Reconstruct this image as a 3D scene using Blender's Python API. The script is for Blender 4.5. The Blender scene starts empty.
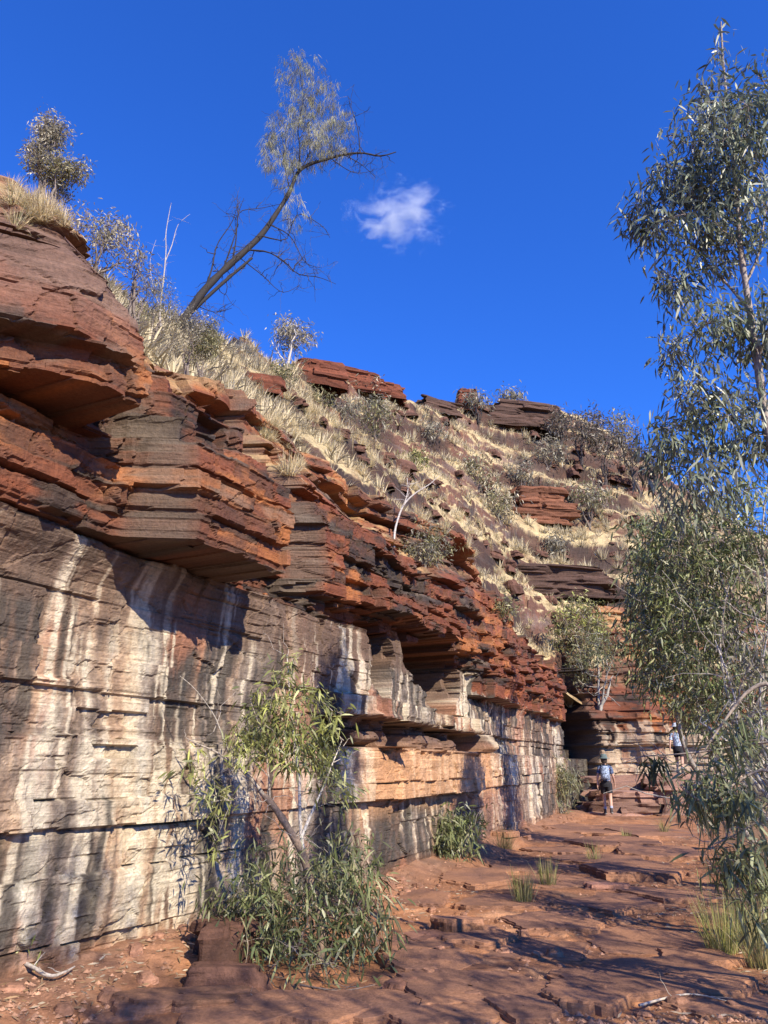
import bpy, bmesh, math, random
import numpy as np
from mathutils import Vector, Matrix, noise as mnoise
from mathutils.bvhtree import BVHTree

R = math.radians
scene = bpy.context.scene
col = scene.collection

# ------------------------------------------------------------------ camera
PITCH = R(18.76)
FPX = 745.0
EYE = Vector((0.0, 0.0, 1.5))
cam_data = bpy.data.cameras.new('camera')
cam_data.sensor_fit = 'VERTICAL'
cam_data.sensor_height = 36.0
cam_data.lens = 36.0 * FPX / 1024.0
cam_data.clip_start = 0.05
cam_data.clip_end = 5000.0
cam = bpy.data.objects.new('camera', cam_data)
cam.location = EYE
cam.rotation_euler = (R(90) + PITCH, 0, 0)
col.objects.link(cam)
scene.camera = cam

# ------------------------------------------------------------------ sky and sun
SUN_EL = R(34)
SUN_H = Vector((0.56, -0.83)).normalized()
sun_vec = Vector((SUN_H.x * math.cos(SUN_EL), SUN_H.y * math.cos(SUN_EL), math.sin(SUN_EL)))
world = bpy.data.worlds.new('World')
scene.world = world
world.use_nodes = True
wn = world.node_tree
wn.nodes.clear()
wout = wn.nodes.new('ShaderNodeOutputWorld')
wbg = wn.nodes.new('ShaderNodeBackground')
sky = wn.nodes.new('ShaderNodeTexSky')
sky.sky_type = 'NISHITA'
sky.sun_disc = False
sky.sun_elevation = SUN_EL
sky.sun_rotation = math.atan2(SUN_H.x, SUN_H.y)
sky.altitude = 700
sky.air_density = 1.25
sky.dust_density = 0.0
sky.ozone_density = 3.0
tint = wn.nodes.new('ShaderNodeVectorMath')          # the camera's deep-blue rendering of a dry winter sky
tint.operation = 'MULTIPLY'
tint.inputs[1].default_value = (0.27, 0.78, 1.98)
wbg.inputs['Strength'].default_value = 0.082
wn.links.new(sky.outputs[0], tint.inputs[0])
wn.links.new(tint.outputs[0], wbg.inputs['Color'])
wn.links.new(wbg.outputs[0], wout.inputs['Surface'])

sd = bpy.data.lights.new('sun', 'SUN')
sd.energy = 5.0
sd.angle = R(0.53)
sd.color = (1.0, 0.885, 0.71)
sun = bpy.data.objects.new('sun', sd)
sun.rotation_euler = (-sun_vec).to_track_quat('-Z', 'Y').to_euler()
sun.location = (8, -6, 20)
col.objects.link(sun)

vs = scene.view_settings
vs.view_transform = 'Standard'
vs.look = 'None'
vs.exposure = 0.75
vs.gamma = 1.0
vs.use_curve_mapping = False
scene.cycles.max_bounces = 6
scene.cycles.diffuse_bounces = 1
scene.cycles.transparent_max_bounces = 8
scene.cycles.volume_bounces = 1
scene.cycles.use_denoising = True

# ------------------------------------------------------------------ view helpers (pixel of the photograph -> ray)
def ray(px, py):
    xc = (px - 384.0) / FPX
    yc = (512.0 - py) / FPX
    return Vector((xc, math.cos(PITCH) - yc * math.sin(PITCH), math.sin(PITCH) + yc * math.cos(PITCH)))

def at(px, py, d):
    """point on the sight line through a pixel at horizontal distance d"""
    r = ray(px, py)
    return EYE + r * (d / math.hypot(r.x, r.y))

# ------------------------------------------------------------------ noise
def hsh(*ks):
    h = np.uint32(374761393)
    out = None
    for i, k in enumerate(ks):
        k = np.asarray(k).astype(np.int64).astype(np.uint32)
        v = k * np.uint32((2654435761, 2246822519, 3266489917, 668265263)[i % 4])
        out = v if out is None else (out ^ v) * np.uint32(1274126177) + np.uint32(97)
    out = (out ^ (out >> np.uint32(15))) * np.uint32(2246822519)
    out = (out ^ (out >> np.uint32(13))) * np.uint32(3266489917)
    out = out ^ (out >> np.uint32(16))
    return out.astype(np.float64) / 4294967295.0

def vnoise(x, y, z=0.0, seed=0):
    x, y, z = np.broadcast_arrays(np.asarray(x, float), np.asarray(y, float), np.asarray(z, float))
    xi, yi, zi = np.floor(x), np.floor(y), np.floor(z)
    fx, fy, fz = x - xi, y - yi, z - zi
    fx = fx * fx * (3 - 2 * fx); fy = fy * fy * (3 - 2 * fy); fz = fz * fz * (3 - 2 * fz)
    xi = xi + 1000 + seed * 17; yi = yi + 1000; zi = zi + 1000
    def g(a, b, c): return hsh(xi + a, yi + b, zi + c)
    c00 = g(0, 0, 0) * (1 - fx) + g(1, 0, 0) * fx
    c10 = g(0, 1, 0) * (1 - fx) + g(1, 1, 0) * fx
    c01 = g(0, 0, 1) * (1 - fx) + g(1, 0, 1) * fx
    c11 = g(0, 1, 1) * (1 - fx) + g(1, 1, 1) * fx
    return ((c00 * (1 - fy) + c10 * fy) * (1 - fz) + (c01 * (1 - fy) + c11 * fy) * fz) * 2 - 1

def fbm(x, y, z=0.0, oct=4, seed=0, gain=0.5):
    s, a, f, n = 0.0, 1.0, 1.0, 0.0
    for i in range(oct):
        s = s + a * vnoise(np.asarray(x) * f, np.asarray(y) * f, np.asarray(z) * f, seed + i * 7)
        n += a; a *= gain; f *= 2.03
    return s / n

def sst(a, b, x):
    t = np.clip((np.asarray(x, float) - a) / (b - a), 0, 1)
    return t * t * (3 - 2 * t)

def lerp(a, b, t):
    return a * (1 - t) + b * t

# ------------------------------------------------------------------ object helpers
def new_mesh(name, verts, faces, colors=None, smooth=False):
    me = bpy.data.meshes.new(name)
    verts = np.asarray(verts, dtype=np.float32).reshape(-1, 3)
    faces = np.asarray(faces, dtype=np.int32)
    nf, k = faces.shape
    me.vertices.add(len(verts))
    me.vertices.foreach_set('co', verts.ravel())
    me.loops.add(nf * k)
    me.loops.foreach_set('vertex_index', faces.ravel())
    me.polygons.add(nf)
    me.polygons.foreach_set('loop_start', np.arange(0, nf * k, k, dtype=np.int32))
    me.polygons.foreach_set('use_smooth', np.full(nf, bool(smooth)))
    if colors is not None:
        c = np.ones((len(verts), 4), dtype=np.float32)
        c[:, :3] = np.clip(colors, 0, 1)
        ca = me.color_attributes.new('Col', 'FLOAT_COLOR', 'POINT')
        ca.data.foreach_set('color', c.ravel())
    me.update(calc_edges=True)
    return me

def obj(name, me, mat=None, parent=None, loc=None):
    o = bpy.data.objects.new(name, me)
    col.objects.link(o)
    if mat is not None and me is not None and not me.materials:
        me.materials.append(mat)
    if parent is not None:
        o.parent = parent
    if loc is not None:
        o.location = loc
    return o

def tag(o, label=None, cat=None, group=None, kind=None):
    if label: o['label'] = label
    if cat: o['category'] = cat
    if group: o['group'] = group
    if kind: o['kind'] = kind
    return o

def empty(name, loc, rz=0.0):
    o = bpy.data.objects.new(name, None)
    col.objects.link(o)
    o.location = loc
    o.rotation_euler = (0, 0, rz)
    o.empty_display_size = 0.2
    return o

def copy_tree(o, parent=None):
    c = o.copy()
    col.objects.link(c)
    c.parent = parent
    for ch in list(o.children):
        copy_tree(ch, c)
    return c

class MB:
    """collects tris/quads (as quads with a repeated last corner removed later) for one mesh"""
    def __init__(self):
        self.v = []; self.f = []; self.c = []; self.n = 0
    def add(self, v, f, c=(1, 1, 1)):
        v = np.asarray(v, float).reshape(-1, 3)
        f = np.asarray(f, int)
        self.v.append(v); self.f.append(f + self.n)
        cc = np.asarray(c, float)
        self.c.append(np.broadcast_to(cc, (len(v), 3)) if cc.ndim == 1 else cc)
        self.n += len(v)
    def mesh(self, name, smooth=False):
        V = np.concatenate(self.v); C = np.concatenate(self.c)
        T = []
        for f in self.f:
            if f.shape[1] == 3:
                T.append(f)
            else:
                T.append(f[:, [0, 1, 2]]); T.append(f[:, [0, 2, 3]])
        return new_mesh(name, V, np.concatenate(T), C, smooth)

def tube(mb, pts, rad, sides=6, c=(1, 1, 1)):
    pts = np.asarray(pts, float); rad = np.asarray(rad, float)
    n = len(pts)
    t = np.gradient(pts, axis=0)
    t /= np.linalg.norm(t, axis=1)[:, None] + 1e-9
    up = np.array([0.31, 0.17, 0.93])
    a = np.cross(t, up); a /= np.linalg.norm(a, axis=1)[:, None] + 1e-9
    b = np.cross(t, a)
    th = np.linspace(0, 2 * math.pi, sides, endpoint=False)
    ring = pts[:, None, :] + rad[:, None, None] * (np.cos(th)[None, :, None] * a[:, None, :] + np.sin(th)[None, :, None] * b[:, None, :])
    V = ring.reshape(-1, 3)
    i = np.arange(n - 1)[:, None] * sides; j = np.arange(sides)[None, :]; j2 = (j + 1) % sides
    F = np.stack([i + j, i + j2, i + sides + j2, i + sides + j], -1).reshape(-1, 4)
    mb.add(V, F, c)

# ------------------------------------------------------------------ materials
def nt(mat):
    mat.use_nodes = True
    t = mat.node_tree
    t.nodes.clear()
    out = t.nodes.new('ShaderNodeOutputMaterial')
    return t, out

def N(t, kind, **kw):
    n = t.nodes.new(kind)
    for k, v in kw.items():
        if k.startswith('i_'):
            n.inputs[k[2:].replace('_', ' ')].default_value = v
        else:
            setattr(n, k, v)
    return n

def rock_material(name, bump=0.5, rough=0.82, scale=1.0, strata=1.0, spec=0.25):
    m = bpy.data.materials.new(name)
    t, out = nt(m)
    L = t.links.new
    p = N(t, 'ShaderNodeBsdfPrincipled')
    p.inputs['Roughness'].default_value = rough
    p.inputs['Specular IOR Level'].default_value = spec
    at_ = N(t, 'ShaderNodeAttribute', attribute_name='Col')
    geo = N(t, 'ShaderNodeNewGeometry')
    mp = N(t, 'ShaderNodeMapping'); mp.inputs['Scale'].default_value = (scale, scale, scale)
    L(geo.outputs['Position'], mp.inputs['Vector'])
    n1 = N(t, 'ShaderNodeTexNoise'); n1.inputs['Scale'].default_value = 34; n1.inputs['Detail'].default_value = 6; n1.inputs['Roughness'].default_value = 0.7
    L(mp.outputs[0], n1.inputs['Vector'])
    mp2 = N(t, 'ShaderNodeMapping'); mp2.inputs['Scale'].default_value = (scale * 2.2, scale * 2.2, scale * 38 * strata)
    L(geo.outputs['Position'], mp2.inputs['Vector'])
    n2 = N(t, 'ShaderNodeTexNoise'); n2.inputs['Scale'].default_value = 1.0; n2.inputs['Detail'].default_value = 5; n2.inputs['Roughness'].default_value = 0.65
    L(mp2.outputs[0], n2.inputs['Vector'])
    r1 = N(t, 'ShaderNodeMapRange'); r1.inputs['From Min'].default_value = 0.25; r1.inputs['From Max'].default_value = 0.75; r1.inputs['To Min'].default_value = 0.62; r1.inputs['To Max'].default_value = 1.35
    L(n1.outputs['Fac'], r1.inputs['Value'])
    r2 = N(t, 'ShaderNodeMapRange'); r2.inputs['From Min'].default_value = 0.3; r2.inputs['From Max'].default_value = 0.7; r2.inputs['To Min'].default_value = 0.78; r2.inputs['To Max'].default_value = 1.2
    L(n2.outputs['Fac'], r2.inputs['Value'])
    mu = N(t, 'ShaderNodeMath', operation='MULTIPLY')
    L(r1.outputs[0], mu.inputs[0]); L(r2.outputs[0], mu.inputs[1])
    vm = N(t, 'ShaderNodeVectorMath', operation='SCALE')
    L(at_.outputs['Color'], vm.inputs[0]); L(mu.outputs[0], vm.inputs['Scale'])
    L(vm.outputs[0], p.inputs['Base Color'])
    ad = N(t, 'ShaderNodeMath', operation='ADD')
    L(n1.outputs['Fac'], ad.inputs[0]); L(n2.outputs['Fac'], ad.inputs[1])
    bp = N(t, 'ShaderNodeBump'); bp.inputs['Strength'].default_value = bump; bp.inputs['Distance'].default_value = 0.03 / scale
    L(ad.outputs[0], bp.inputs['Height'])
    L(bp.outputs[0], p.inputs['Normal'])
    L(p.outputs[0], out.inputs['Surface'])
    return m

def leaf_material(name, rough=0.42, trans=0.25, spec=0.5):
    m = bpy.data.materials.new(name)
    t, out = nt(m)
    L = t.links.new
    at_ = N(t, 'ShaderNodeAttribute', attribute_name='Col')
    p = N(t, 'ShaderNodeBsdfPrincipled')
    p.inputs['Roughness'].default_value = rough
    p.inputs['Specular IOR Level'].default_value = spec
    L(at_.outputs['Color'], p.inputs['Base Color'])
    tr = N(t, 'ShaderNodeBsdfTranslucent')
    L(at_.outputs['Color'], tr.inputs['Color'])
    mx = N(t, 'ShaderNodeMixShader'); mx.inputs[0].default_value = trans
    L(p.outputs[0], mx.inputs[1]); L(tr.outputs[0], mx.inputs[2])
    L(mx.outputs[0], out.inputs['Surface'])
    return m

def bark_material(name):
    m = bpy.data.materials.new(name)
    t, out = nt(m)
    L = t.links.new
    at_ = N(t, 'ShaderNodeAttribute', attribute_name='Col')
    p = N(t, 'ShaderNodeBsdfPrincipled'); p.inputs['Roughness'].default_value = 0.85
    geo = N(t, 'ShaderNodeNewGeometry')
    n1 = N(t, 'ShaderNodeTexNoise'); n1.inputs['Scale'].default_value = 45; n1.inputs['Detail'].default_value = 4
    L(geo.outputs['Position'], n1.inputs['Vector'])
    r1 = N(t, 'ShaderNodeMapRange'); r1.inputs['From Min'].default_value = 0.3; r1.inputs['From Max'].default_value = 0.7; r1.inputs['To Min'].default_value = 0.55; r1.inputs['To Max'].default_value = 1.3
    L(n1.outputs['Fac'], r1.inputs['Value'])
    vm = N(t, 'ShaderNodeVectorMath', operation='SCALE')
    L(at_.outputs['Color'], vm.inputs[0]); L(r1.outputs[0], vm.inputs['Scale'])
    L(vm.outputs[0], p.inputs['Base Color'])
    bp = N(t, 'ShaderNodeBump'); bp.inputs['Strength'].default_value = 0.4; bp.inputs['Distance'].default_value = 0.01
    L(n1.outputs['Fac'], bp.inputs['Height']); L(bp.outputs[0], p.inputs['Normal'])
    L(p.outputs[0], out.inputs['Surface'])
    return m

def plain_material(name, rgb, rough=0.7, noise_scale=0, amount=0.3, spec=0.3):
    m = bpy.data.materials.new(name)
    t, out = nt(m)
    p = N(t, 'ShaderNodeBsdfPrincipled')
    p.inputs['Base Color'].default_value = (*rgb, 1); p.inputs['Roughness'].default_value = rough
    p.inputs['Specular IOR Level'].default_value = spec
    if noise_scale:
        tc = N(t, 'ShaderNodeTexCoord')
        n1 = N(t, 'ShaderNodeTexNoise'); n1.inputs['Scale'].default_value = noise_scale; n1.inputs['Detail'].default_value = 3
        t.links.new(tc.outputs['Object'], n1.inputs['Vector'])
        cr = N(t, 'ShaderNodeValToRGB')
        cr.color_ramp.elements[0].position = 0.4; cr.color_ramp.elements[1].position = 0.6
        cr.color_ramp.elements[0].color = (*[v * (1 - amount) for v in rgb], 1)
        cr.color_ramp.elements[1].color = (*[min(1, v * (1 + amount)) for v in rgb], 1)
        t.links.new(n1.outputs['Fac'], cr.inputs[0]); t.links.new(cr.outputs[0], p.inputs['Base Color'])
    t.links.new(p.outputs[0], out.inputs['Surface'])
    return m

M_CLIFF = rock_material('cliff_rock', bump=0.55, rough=0.72, spec=0.35)
M_HILL = rock_material('hill_rock', bump=0.5, rough=0.9, scale=0.3)
M_STONE = rock_material('loose_stone', bump=0.5, rough=0.85, strata=0.7)
M_GROUND = rock_material('red_ground', bump=0.5, rough=0.92, strata=0.3, scale=1.3)
M_LEAF = leaf_material('leaf')
M_DRY = leaf_material('dry_grass', rough=0.7, trans=0.3, spec=0.2)
M_BARK = bark_material('bark')

# ================================================================== CLIFF
WD = np.array([0.42, 0.9075]); WN = np.array([0.9075, -0.42]); W0 = np.array([0.0, 10.9])

def PW(s, q, z):
    return np.stack([W0[0] + s * WD[0] + q * WN[0], W0[1] + s * WD[1] + q * WN[1], z], -1)

QB = ([-10, -8, -5.4, -3, 0, 6.75, 17.4, 24], [-0.3, -0.2, -0.15, -0.03, 0, -0.4, -0.78, -0.9])
QBU = ([-10, 0, 3, 6.75, 17.4, 24], [0, 0, -.15, -.35, -0.78, -0.9])
FARQ = [(14, .2), (15.2, .1), (15.9, -1.3), (19.2, -1.9), (23, -1.9)]
BANDS = [
 (-2.0, 1.05, [(-10, .0), (-1.5, .02), (0, .06), (2, .1), (5, .1), (15.5, .05), (23, 0)]),
 (1.05, 1.72, [(-10, .05), (-2, .06), (-1.2, .14), (0, .24), (2, .34), (4.5, .3), (5, .15), (15.2, .1), (16, -.2), (23, -.4)]),
 (1.72, 2.08, [(-10, -.03), (-1.7, -.03), (-1.35, -.35), (1.8, -.5), (4.6, -.45), (4.9, -.05), (7, -.12), (15, 0), (15.8, -.9), (23, -1.2)]),
 (2.08, 2.36, [(-10, .0), (-1.8, .0), (-1.2, .16), (4.6, .18), (5, .0), (15, .02), (15.8, -1.0), (23, -1.5)]),
 (2.36, 2.82, [(-10, .0), (4.7, .0), (15, 0), (15.8, -1.1), (23, -1.7)]),
 (2.82, 3.27, [(-10, .0), (4.5, .0), (4.8, .3), (8, .28), (12, .2)] + FARQ),
 (3.27, 3.52, [(-10, .0), (-5.62, .06), (-5.5, .14), (-5.2, .66), (-3.9, .72), (-3.75, -.4), (-2.25, -.45), (-2.1, -.12), (-1, -.05), (4.3, .08), (4.8, .3), (8, .28)] + FARQ),
 (3.52, 3.70, [(-10, .05), (-5.62, .1), (-5.5, .18), (-5.22, .68), (-3.92, .75), (-3.78, -.4), (-2.3, -.45), (-2.06, .08), (-1, .2), (2.5, .32), (4.3, .22), (4.8, .3), (8, .28)] + FARQ),
 (3.70, 3.88, [(-10, .05), (-5.62, .1), (-5.58, .16), (-5.3, .7), (-3.95, .75), (-3.8, -.4), (-2.3, -.45), (-2.05, .1), (0, .2), (2.5, .3), (4.4, .18), (5, .27)] + FARQ),
 (3.88, 4.12, [(-10, .1), (-7.15, .1), (-6.95, -.14), (-5.75, -.1), (-5.6, .2), (-5.32, .7), (-4.0, .76), (-3.85, -.4), (-2.3, -.45), (-2.05, .08), (2.4, .26), (4.4, .15), (6, .2)] + FARQ),
 (4.12, 4.40, [(-10, .1), (-7.2, .2), (-6.9, .36), (-6.45, .72), (-6.0, .76), (-5.92, .0), (-5.55, .0), (-5.3, .46), (-4.1, .64), (-4.0, -.5), (-2.3, -.5), (-2.08, .05), (1.5, .16), (3, .02), (5, .15), (9, .15)] + FARQ),
 (4.40, 4.70, [(-10, .0), (-7.3, .1), (-6.65, .66), (-6.03, .76), (-5.95, .05), (-5.5, .1), (-5.25, .42), (-4.3, .5), (-4.1, -.35), (-2.3, -.55), (-2.1, -.05), (0, .05), (2.5, -.05), (4.5, .08), (8, .15), (12, -.2)] + FARQ[2:]),
 (4.70, 5.12, [(-10, -.1), (-7.4, .0), (-6.7, .6), (-6.1, .72), (-5.98, -.1), (-5.45, -.1), (-5.2, .18), (-4.7, -.1), (-3.6, -.5), (-2.3, -.62), (-2.15, -.2), (-1, -.22), (0, -.42), (2.5, -.45), (4.5, 0), (8, .0), (11, -.5)] + FARQ[2:]),
]
EDGE = BANDS[-1][2]
rngb = np.random.default_rng(5)
def make_beds(lo, hi, tmin, tmax, seed):
    r = np.random.default_rng(seed); z = lo; out = [z]
    while z < hi:
        z += tmin + (tmax - tmin) * r.random() ** 1.6
        out.append(z)
    return np.array(out)
BED_C = np.unique(np.concatenate([make_beds(-2.2, 5.2, .22, .6, 3), np.array([b[0] for b in BANDS])]))
_k = [BED_C[0]]
for _z in BED_C[1:]:
    if _z - _k[-1] > 0.13: _k.append(_z)
    elif any(abs(_z - b[0]) < 1e-6 for b in BANDS): _k[-1] = _z
BED_C = np.concatenate([np.array(_k), make_beds(5.35, 12, .22, .5, 8)])
BED_F = make_beds(-2.2, 12, .035, .26, 4)

def blocks(s, z, beds, lmin, lmax, seed):
    """bed index, block index along the bed, distance to the nearest bed and joint"""
    k = np.clip(np.searchsorted(beds, z) - 1, 0, len(beds) - 2)
    dz = np.minimum(z - beds[k], beds[k + 1] - z)
    ln = lmin + (lmax - lmin) * hsh(k + seed, 11)
    u = s / ln + hsh(k + seed, 29) * 7 + 0.35 * vnoise(s * 1.1 / ln, k * 3.7, seed=seed)
    i = np.floor(u)
    fr = u - i
    ds = np.minimum(fr, 1 - fr) * ln
    return k, i, dz, ds, fr

CAVES = [(-.62, .28, [(-.62, 2.75), (-.4, 2.46), (.1, 2.4), (.28, 2.9)], 3.4, 1.3),
         (.62, 3.75, [(.62, 3.2), (.95, 2.95), (1.5, 2.78), (1.9, 2.5), (2.2, 2.4), (3.4, 2.32), (3.75, 2.7)], 3.46, 1.7),
         (11.6, 12.6, [(11.6, 4.2), (12.6, 4.1)], 4.55, .7)]

def facets(s, z, cs, cz, seed):
    """fracture facets: every cell is a small tilted plane"""
    u = s / cs; v = z / cz + .25 * vnoise(s * .8, z * .4, seed=seed)
    ui = np.floor(u); vi = np.floor(v)
    best = np.full(s.shape, 9.0); sec = np.full(s.shape, 9.0); h = np.zeros_like(s)
    for a in (-1, 0, 1):
        for b in (-1, 0, 1):
            ca = ui + a; cb = vi + b
            px_ = ca + hsh(ca + 900, cb + 900, seed); py_ = cb + hsh(ca + 900, cb + 900, seed + 1)
            d = np.maximum(np.abs(u - px_) * (1 + .0 * u), np.abs(v - py_)) * .6 + .4 * np.hypot(u - px_, v - py_)
            hh = hsh(ca + 900, cb + 900, seed + 2) - .5 + (u - px_) * (hsh(ca + 900, cb + 900, seed + 3) - .4) * 1.1 + (v - py_) * (hsh(ca + 900, cb + 900, seed + 4) - .5) * 1.0
            m = d < best
            sec = np.where(m, best, np.minimum(sec, d))
            h = np.where(m, hh, h); best = np.where(m, d, best)
    return h, sec - best

def wall_field(s, z):
    """horizontal offset q of the near cliff at along-wall s, height z; also block ids"""
    wav = 0.025 * vnoise(s * 0.45, z * 0.2, seed=3) + 0.005 * vnoise(s * 3.1, z * 0.5, seed=5)
    zz = z + wav
    q = np.zeros_like(s)
    cu = s / .6 + .5 * vnoise(s * 1.7, z * 0, seed=15); cw = np.floor(cu)
    jz = (hsh(cw + 300, 19) - .5) * .2 + (hsh(np.floor(s / .17 + .5 * vnoise(s * 3, z * 2, seed=16)) + 300, 23) - .5) * .07
    jz = jz * np.interp(s, [-10, -3.4, -2.4, 30], [.2, .2, 1, 1])
    zb = zz + jz * sst(2.95, 3.3, zz) + .012 * fbm(s * 4, z * 4, .2, 3, seed=17) * sst(1.5, 1.8, zz)
    sb = s + (.05 * fbm(s * 1.2, z * 2.5, .6, 3, seed=18) + .16 * (hsh(np.clip(np.searchsorted(BED_C, zz), 0, 999), 83) - .5)) * sst(2.9, 3.2, zz) * np.interp(s, [-10, -3.4, -2.4, 30], [.25, .25, 1, 1])
    for z0, z1, pts in BANDS:
        a = np.array(pts)
        m = (zb >= z0) & (zb < z1)
        q[m] = np.interp(sb[m], a[:, 0], a[:, 1])
    qb = lerp(np.interp(s, *QB), np.interp(s, *QBU), sst(2.9, 3.27, zz))
    # hillslope above the cliff edge, with a second broken ledge set back in it
    ea = np.array(EDGE)
    qe = np.interp(s, ea[:, 0], ea[:, 1])
    ztop = np.interp(s, [-10, -7, -6.6, -6.1, -5.9, -4, -2.2, 0, 2.4, 4.5, 7.2, 10.8, 12.5, 16, 23], [5.3, 5.15, 5.0, 4.8, 4.95, 4.85, 5.0, 4.8, 4.75, 5.1, 5.25, 4.8, 4.6, 4.9, 5.2])
    h = np.maximum(zz - ztop, 0)
    steep = np.interp(s, [-10, -6, -4, -2, 8, 12, 23], [1.0, .95, .85, .95, .95, .9, .8])
    qs = qe - h * steep
    flat = np.maximum(zz - 6.7, 0)
    qs = qs - flat * np.interp(s, [-10, -5, -2, 4, 23], [1.6, 1.2, .7, .6, .4])
    t2 = sst(-3.4, -2.4, s) * (1 - sst(9.5, 11, s))
    z2 = zz - 0.35 * np.interp(s, [-4, 0, 5, 10], [.0, .4, .2, -.3])
    led = np.where(z2 < 5.75, 0, np.where(z2 < 6.12, -.25 + (z2 - 5.75) * .8, np.where(z2 < 6.5, .42 + (z2 - 6.12) * .9, np.clip(.55 - (z2 - 6.5) * 1.2, 0, 1))))
    qs = qs + t2 * led * (0.75 + 0.5 * vnoise(s * .7, 2.2, seed=9))
    above = zz > ztop
    q = np.where(above, np.minimum(q, qs), q)
    q = np.where(zz > 5.12, qs, q)
    bn = (zz > 1.72) & (zz < 2.08) & (s > -1.6) & (s < 4.9)
    q = np.where(bn, q + .42 * sst(-.2, .4, vnoise(s * 1.4, zz * 2.5, seed=19)) + .2 * vnoise(s * 3.5, zz * 6, seed=20), q)
    bs = (zz > 2.06) & (zz < 2.38) & (s > -1.9) & (s < 5)
    q = np.where(bs, q + .24 * (hsh(np.floor(s / .47 + .4 * vnoise(s * 2, z * 0, seed=25)) + 300, 93) - .62), q)
    # caves
    cave = np.zeros_like(s)
    for c0, c1, fl, roof, dep in CAVES:
        a = np.array(fl)
        f = np.interp(s, a[:, 0], a[:, 1]) + .10 * vnoise(s * 5, z * 1.5, seed=21) + .05 * (hsh(np.floor(s / .25 + 400), 87) - .5)
        rf = roof + .12 * vnoise(s * 2.2, 0, seed=22) + .22 * (hsh(np.floor(s / .33 + 400), 89) - .5)
        e = .16 * vnoise(s * 0, z * 4.5, seed=23) + .14 * (hsh(np.clip(np.searchsorted(BED_F, zz), 0, 999), 91) - .5)
        ins = (s > c0 + e) & (s < c1 + e) & (zz > f) & (zz < rf)
        dd = np.minimum(np.minimum(s - c0, c1 - s) * 7.0 + .2, 1.0) * (.8 + .3 * vnoise(s * 2.3, z * 2.3, seed=24))
        q = np.where(ins, np.minimum(q, -dep * np.clip(dd, .15, 1) * (0.75 + 0.25 * sst(f, f + .4, zz))), q)
        cave = np.where(ins, 1.0, cave)
    up = sst(3.2, 3.3, zz)
    east = sst(4.2, 5.2, s)
    ben = sst(-1.6, -1.2, s) * (1 - sst(4.6, 5, s)) * sst(1.6, 1.75, zz) * (1 - sst(2.1, 2.2, zz))
    rough_ = np.maximum(up, np.maximum(east * sst(2.6, 2.9, zz), ben))
    rough_ = np.where(zz > ztop, 1.15, np.maximum(rough_, cave))
    rough_ = np.maximum(rough_, .16)
    left_ = 1 - sst(-5.75, -5.6, s)
    mass = (1 - sst(-6.1, -5.9, s)) * sst(4.35, 4.45, zz) * (1 - sst(5.1, 5.2, zz)) * .72      # the massive top block
    mass = np.maximum(mass, left_ * sst(3.3, 3.35, zz) * (1 - sst(3.8, 3.9, zz)) * .6)             # the bed below it
    mass = np.maximum(mass, sst(-5.65, -5.5, s) * (1 - sst(-4.05, -3.85, s)) * sst(3.27, 3.3, zz) * (1 - sst(4.25, 4.4, zz)) * .68)   # the square overhanging block
    mass = np.maximum(mass, sst(-2.35, -2.2, s) * (1 - sst(-.9, -.5, s)) * sst(3.5, 3.55, zz) * (1 - sst(4.6, 4.8, zz)) * .5)
    rough_ = rough_ * (1 - mass)
    # big blocks
    wrp = .045 * fbm(s * 2.1, zz * 3.0, .4, 3, seed=61)
    zw = zz + .008 * fbm(s * 2.6, zz * 2.0, .9, 3, seed=63) * sst(.02, .1, np.min(np.abs(zz[..., None] - np.array([3.27, 1.72, 2.08])), axis=-1))
    kk0 = np.clip(np.searchsorted(BED_C, zw) - 1, 0, len(BED_C) - 2)
    sw = s + wrp + (zw - BED_C[kk0]) * (hsh(kk0, 41) - .5) * .3
    k, i, dz, ds, fr = blocks(sw, zw, BED_C, .5, 2.0, 100)
    hb = np.where(mass > .25, hsh(k // 3 + 50, np.floor(s / 1.15 + .4) + 500, 7), hsh(k, i + 500, 7))
    off = (hb - .5) * lerp(.035, .26, rough_)
    off += (fr - .5) * (hsh(k, i + 500, 9) - .3) * lerp(.02, .2, rough_) * (1 - mass)
    # thin beds
    k2, i2, dz2, ds2, fr2 = blocks(s + 1.5 * wrp, zw, BED_F, .18, .9, 900)
    thin = sst(.35, .8, hsh(k, i + 500, 31))
    off += (hsh(k2, i2 + 500, 13) - .5) * lerp(.010, .05, rough_)
    hn = hsh(k2, i2 + 500, 99)
    off += np.where(hn > lerp(1.02, .86, rough_), -lerp(.05, .15, rough_) * (.4 + hsh(k2, i2 + 500, 101)), 0) + np.where(hn < .06, .05 * rough_, 0)
    off += (hsh(k2, 77) - .5) * lerp(.004, .022, rough_) * (.3 + .7 * thin)
    crackh = (dz < .011) & (hsh(k, i + 500, 3) > lerp(.84, .4, rough_))
    crackv = (ds < .010) & (hsh(k, i + 500, 5) > lerp(.6, .4, rough_))
    off -= np.where(crackh, lerp(.045, .07, rough_), 0) + np.where(crackv, lerp(.02, .06, rough_), 0)
    off -= np.where((dz2 < .007) & (hsh(k2, i2 + 500, 17) > lerp(.93, .55, rough_)), lerp(.012, .03, rough_), 0)
    fc, fe = facets(s + .05 * vnoise(s * 7, z * 7, seed=65), zw, .5, .36, 71)
    fc2, fe2 = facets(s, zw, .19, .12, 77)
    off += (fc * lerp(.04, .085, rough_) + fc2 * lerp(.012, .028, rough_)) * (1.15 - .7 * thin)
    off -= np.where(fe < .03, lerp(.006, .02, rough_), 0)
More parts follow.
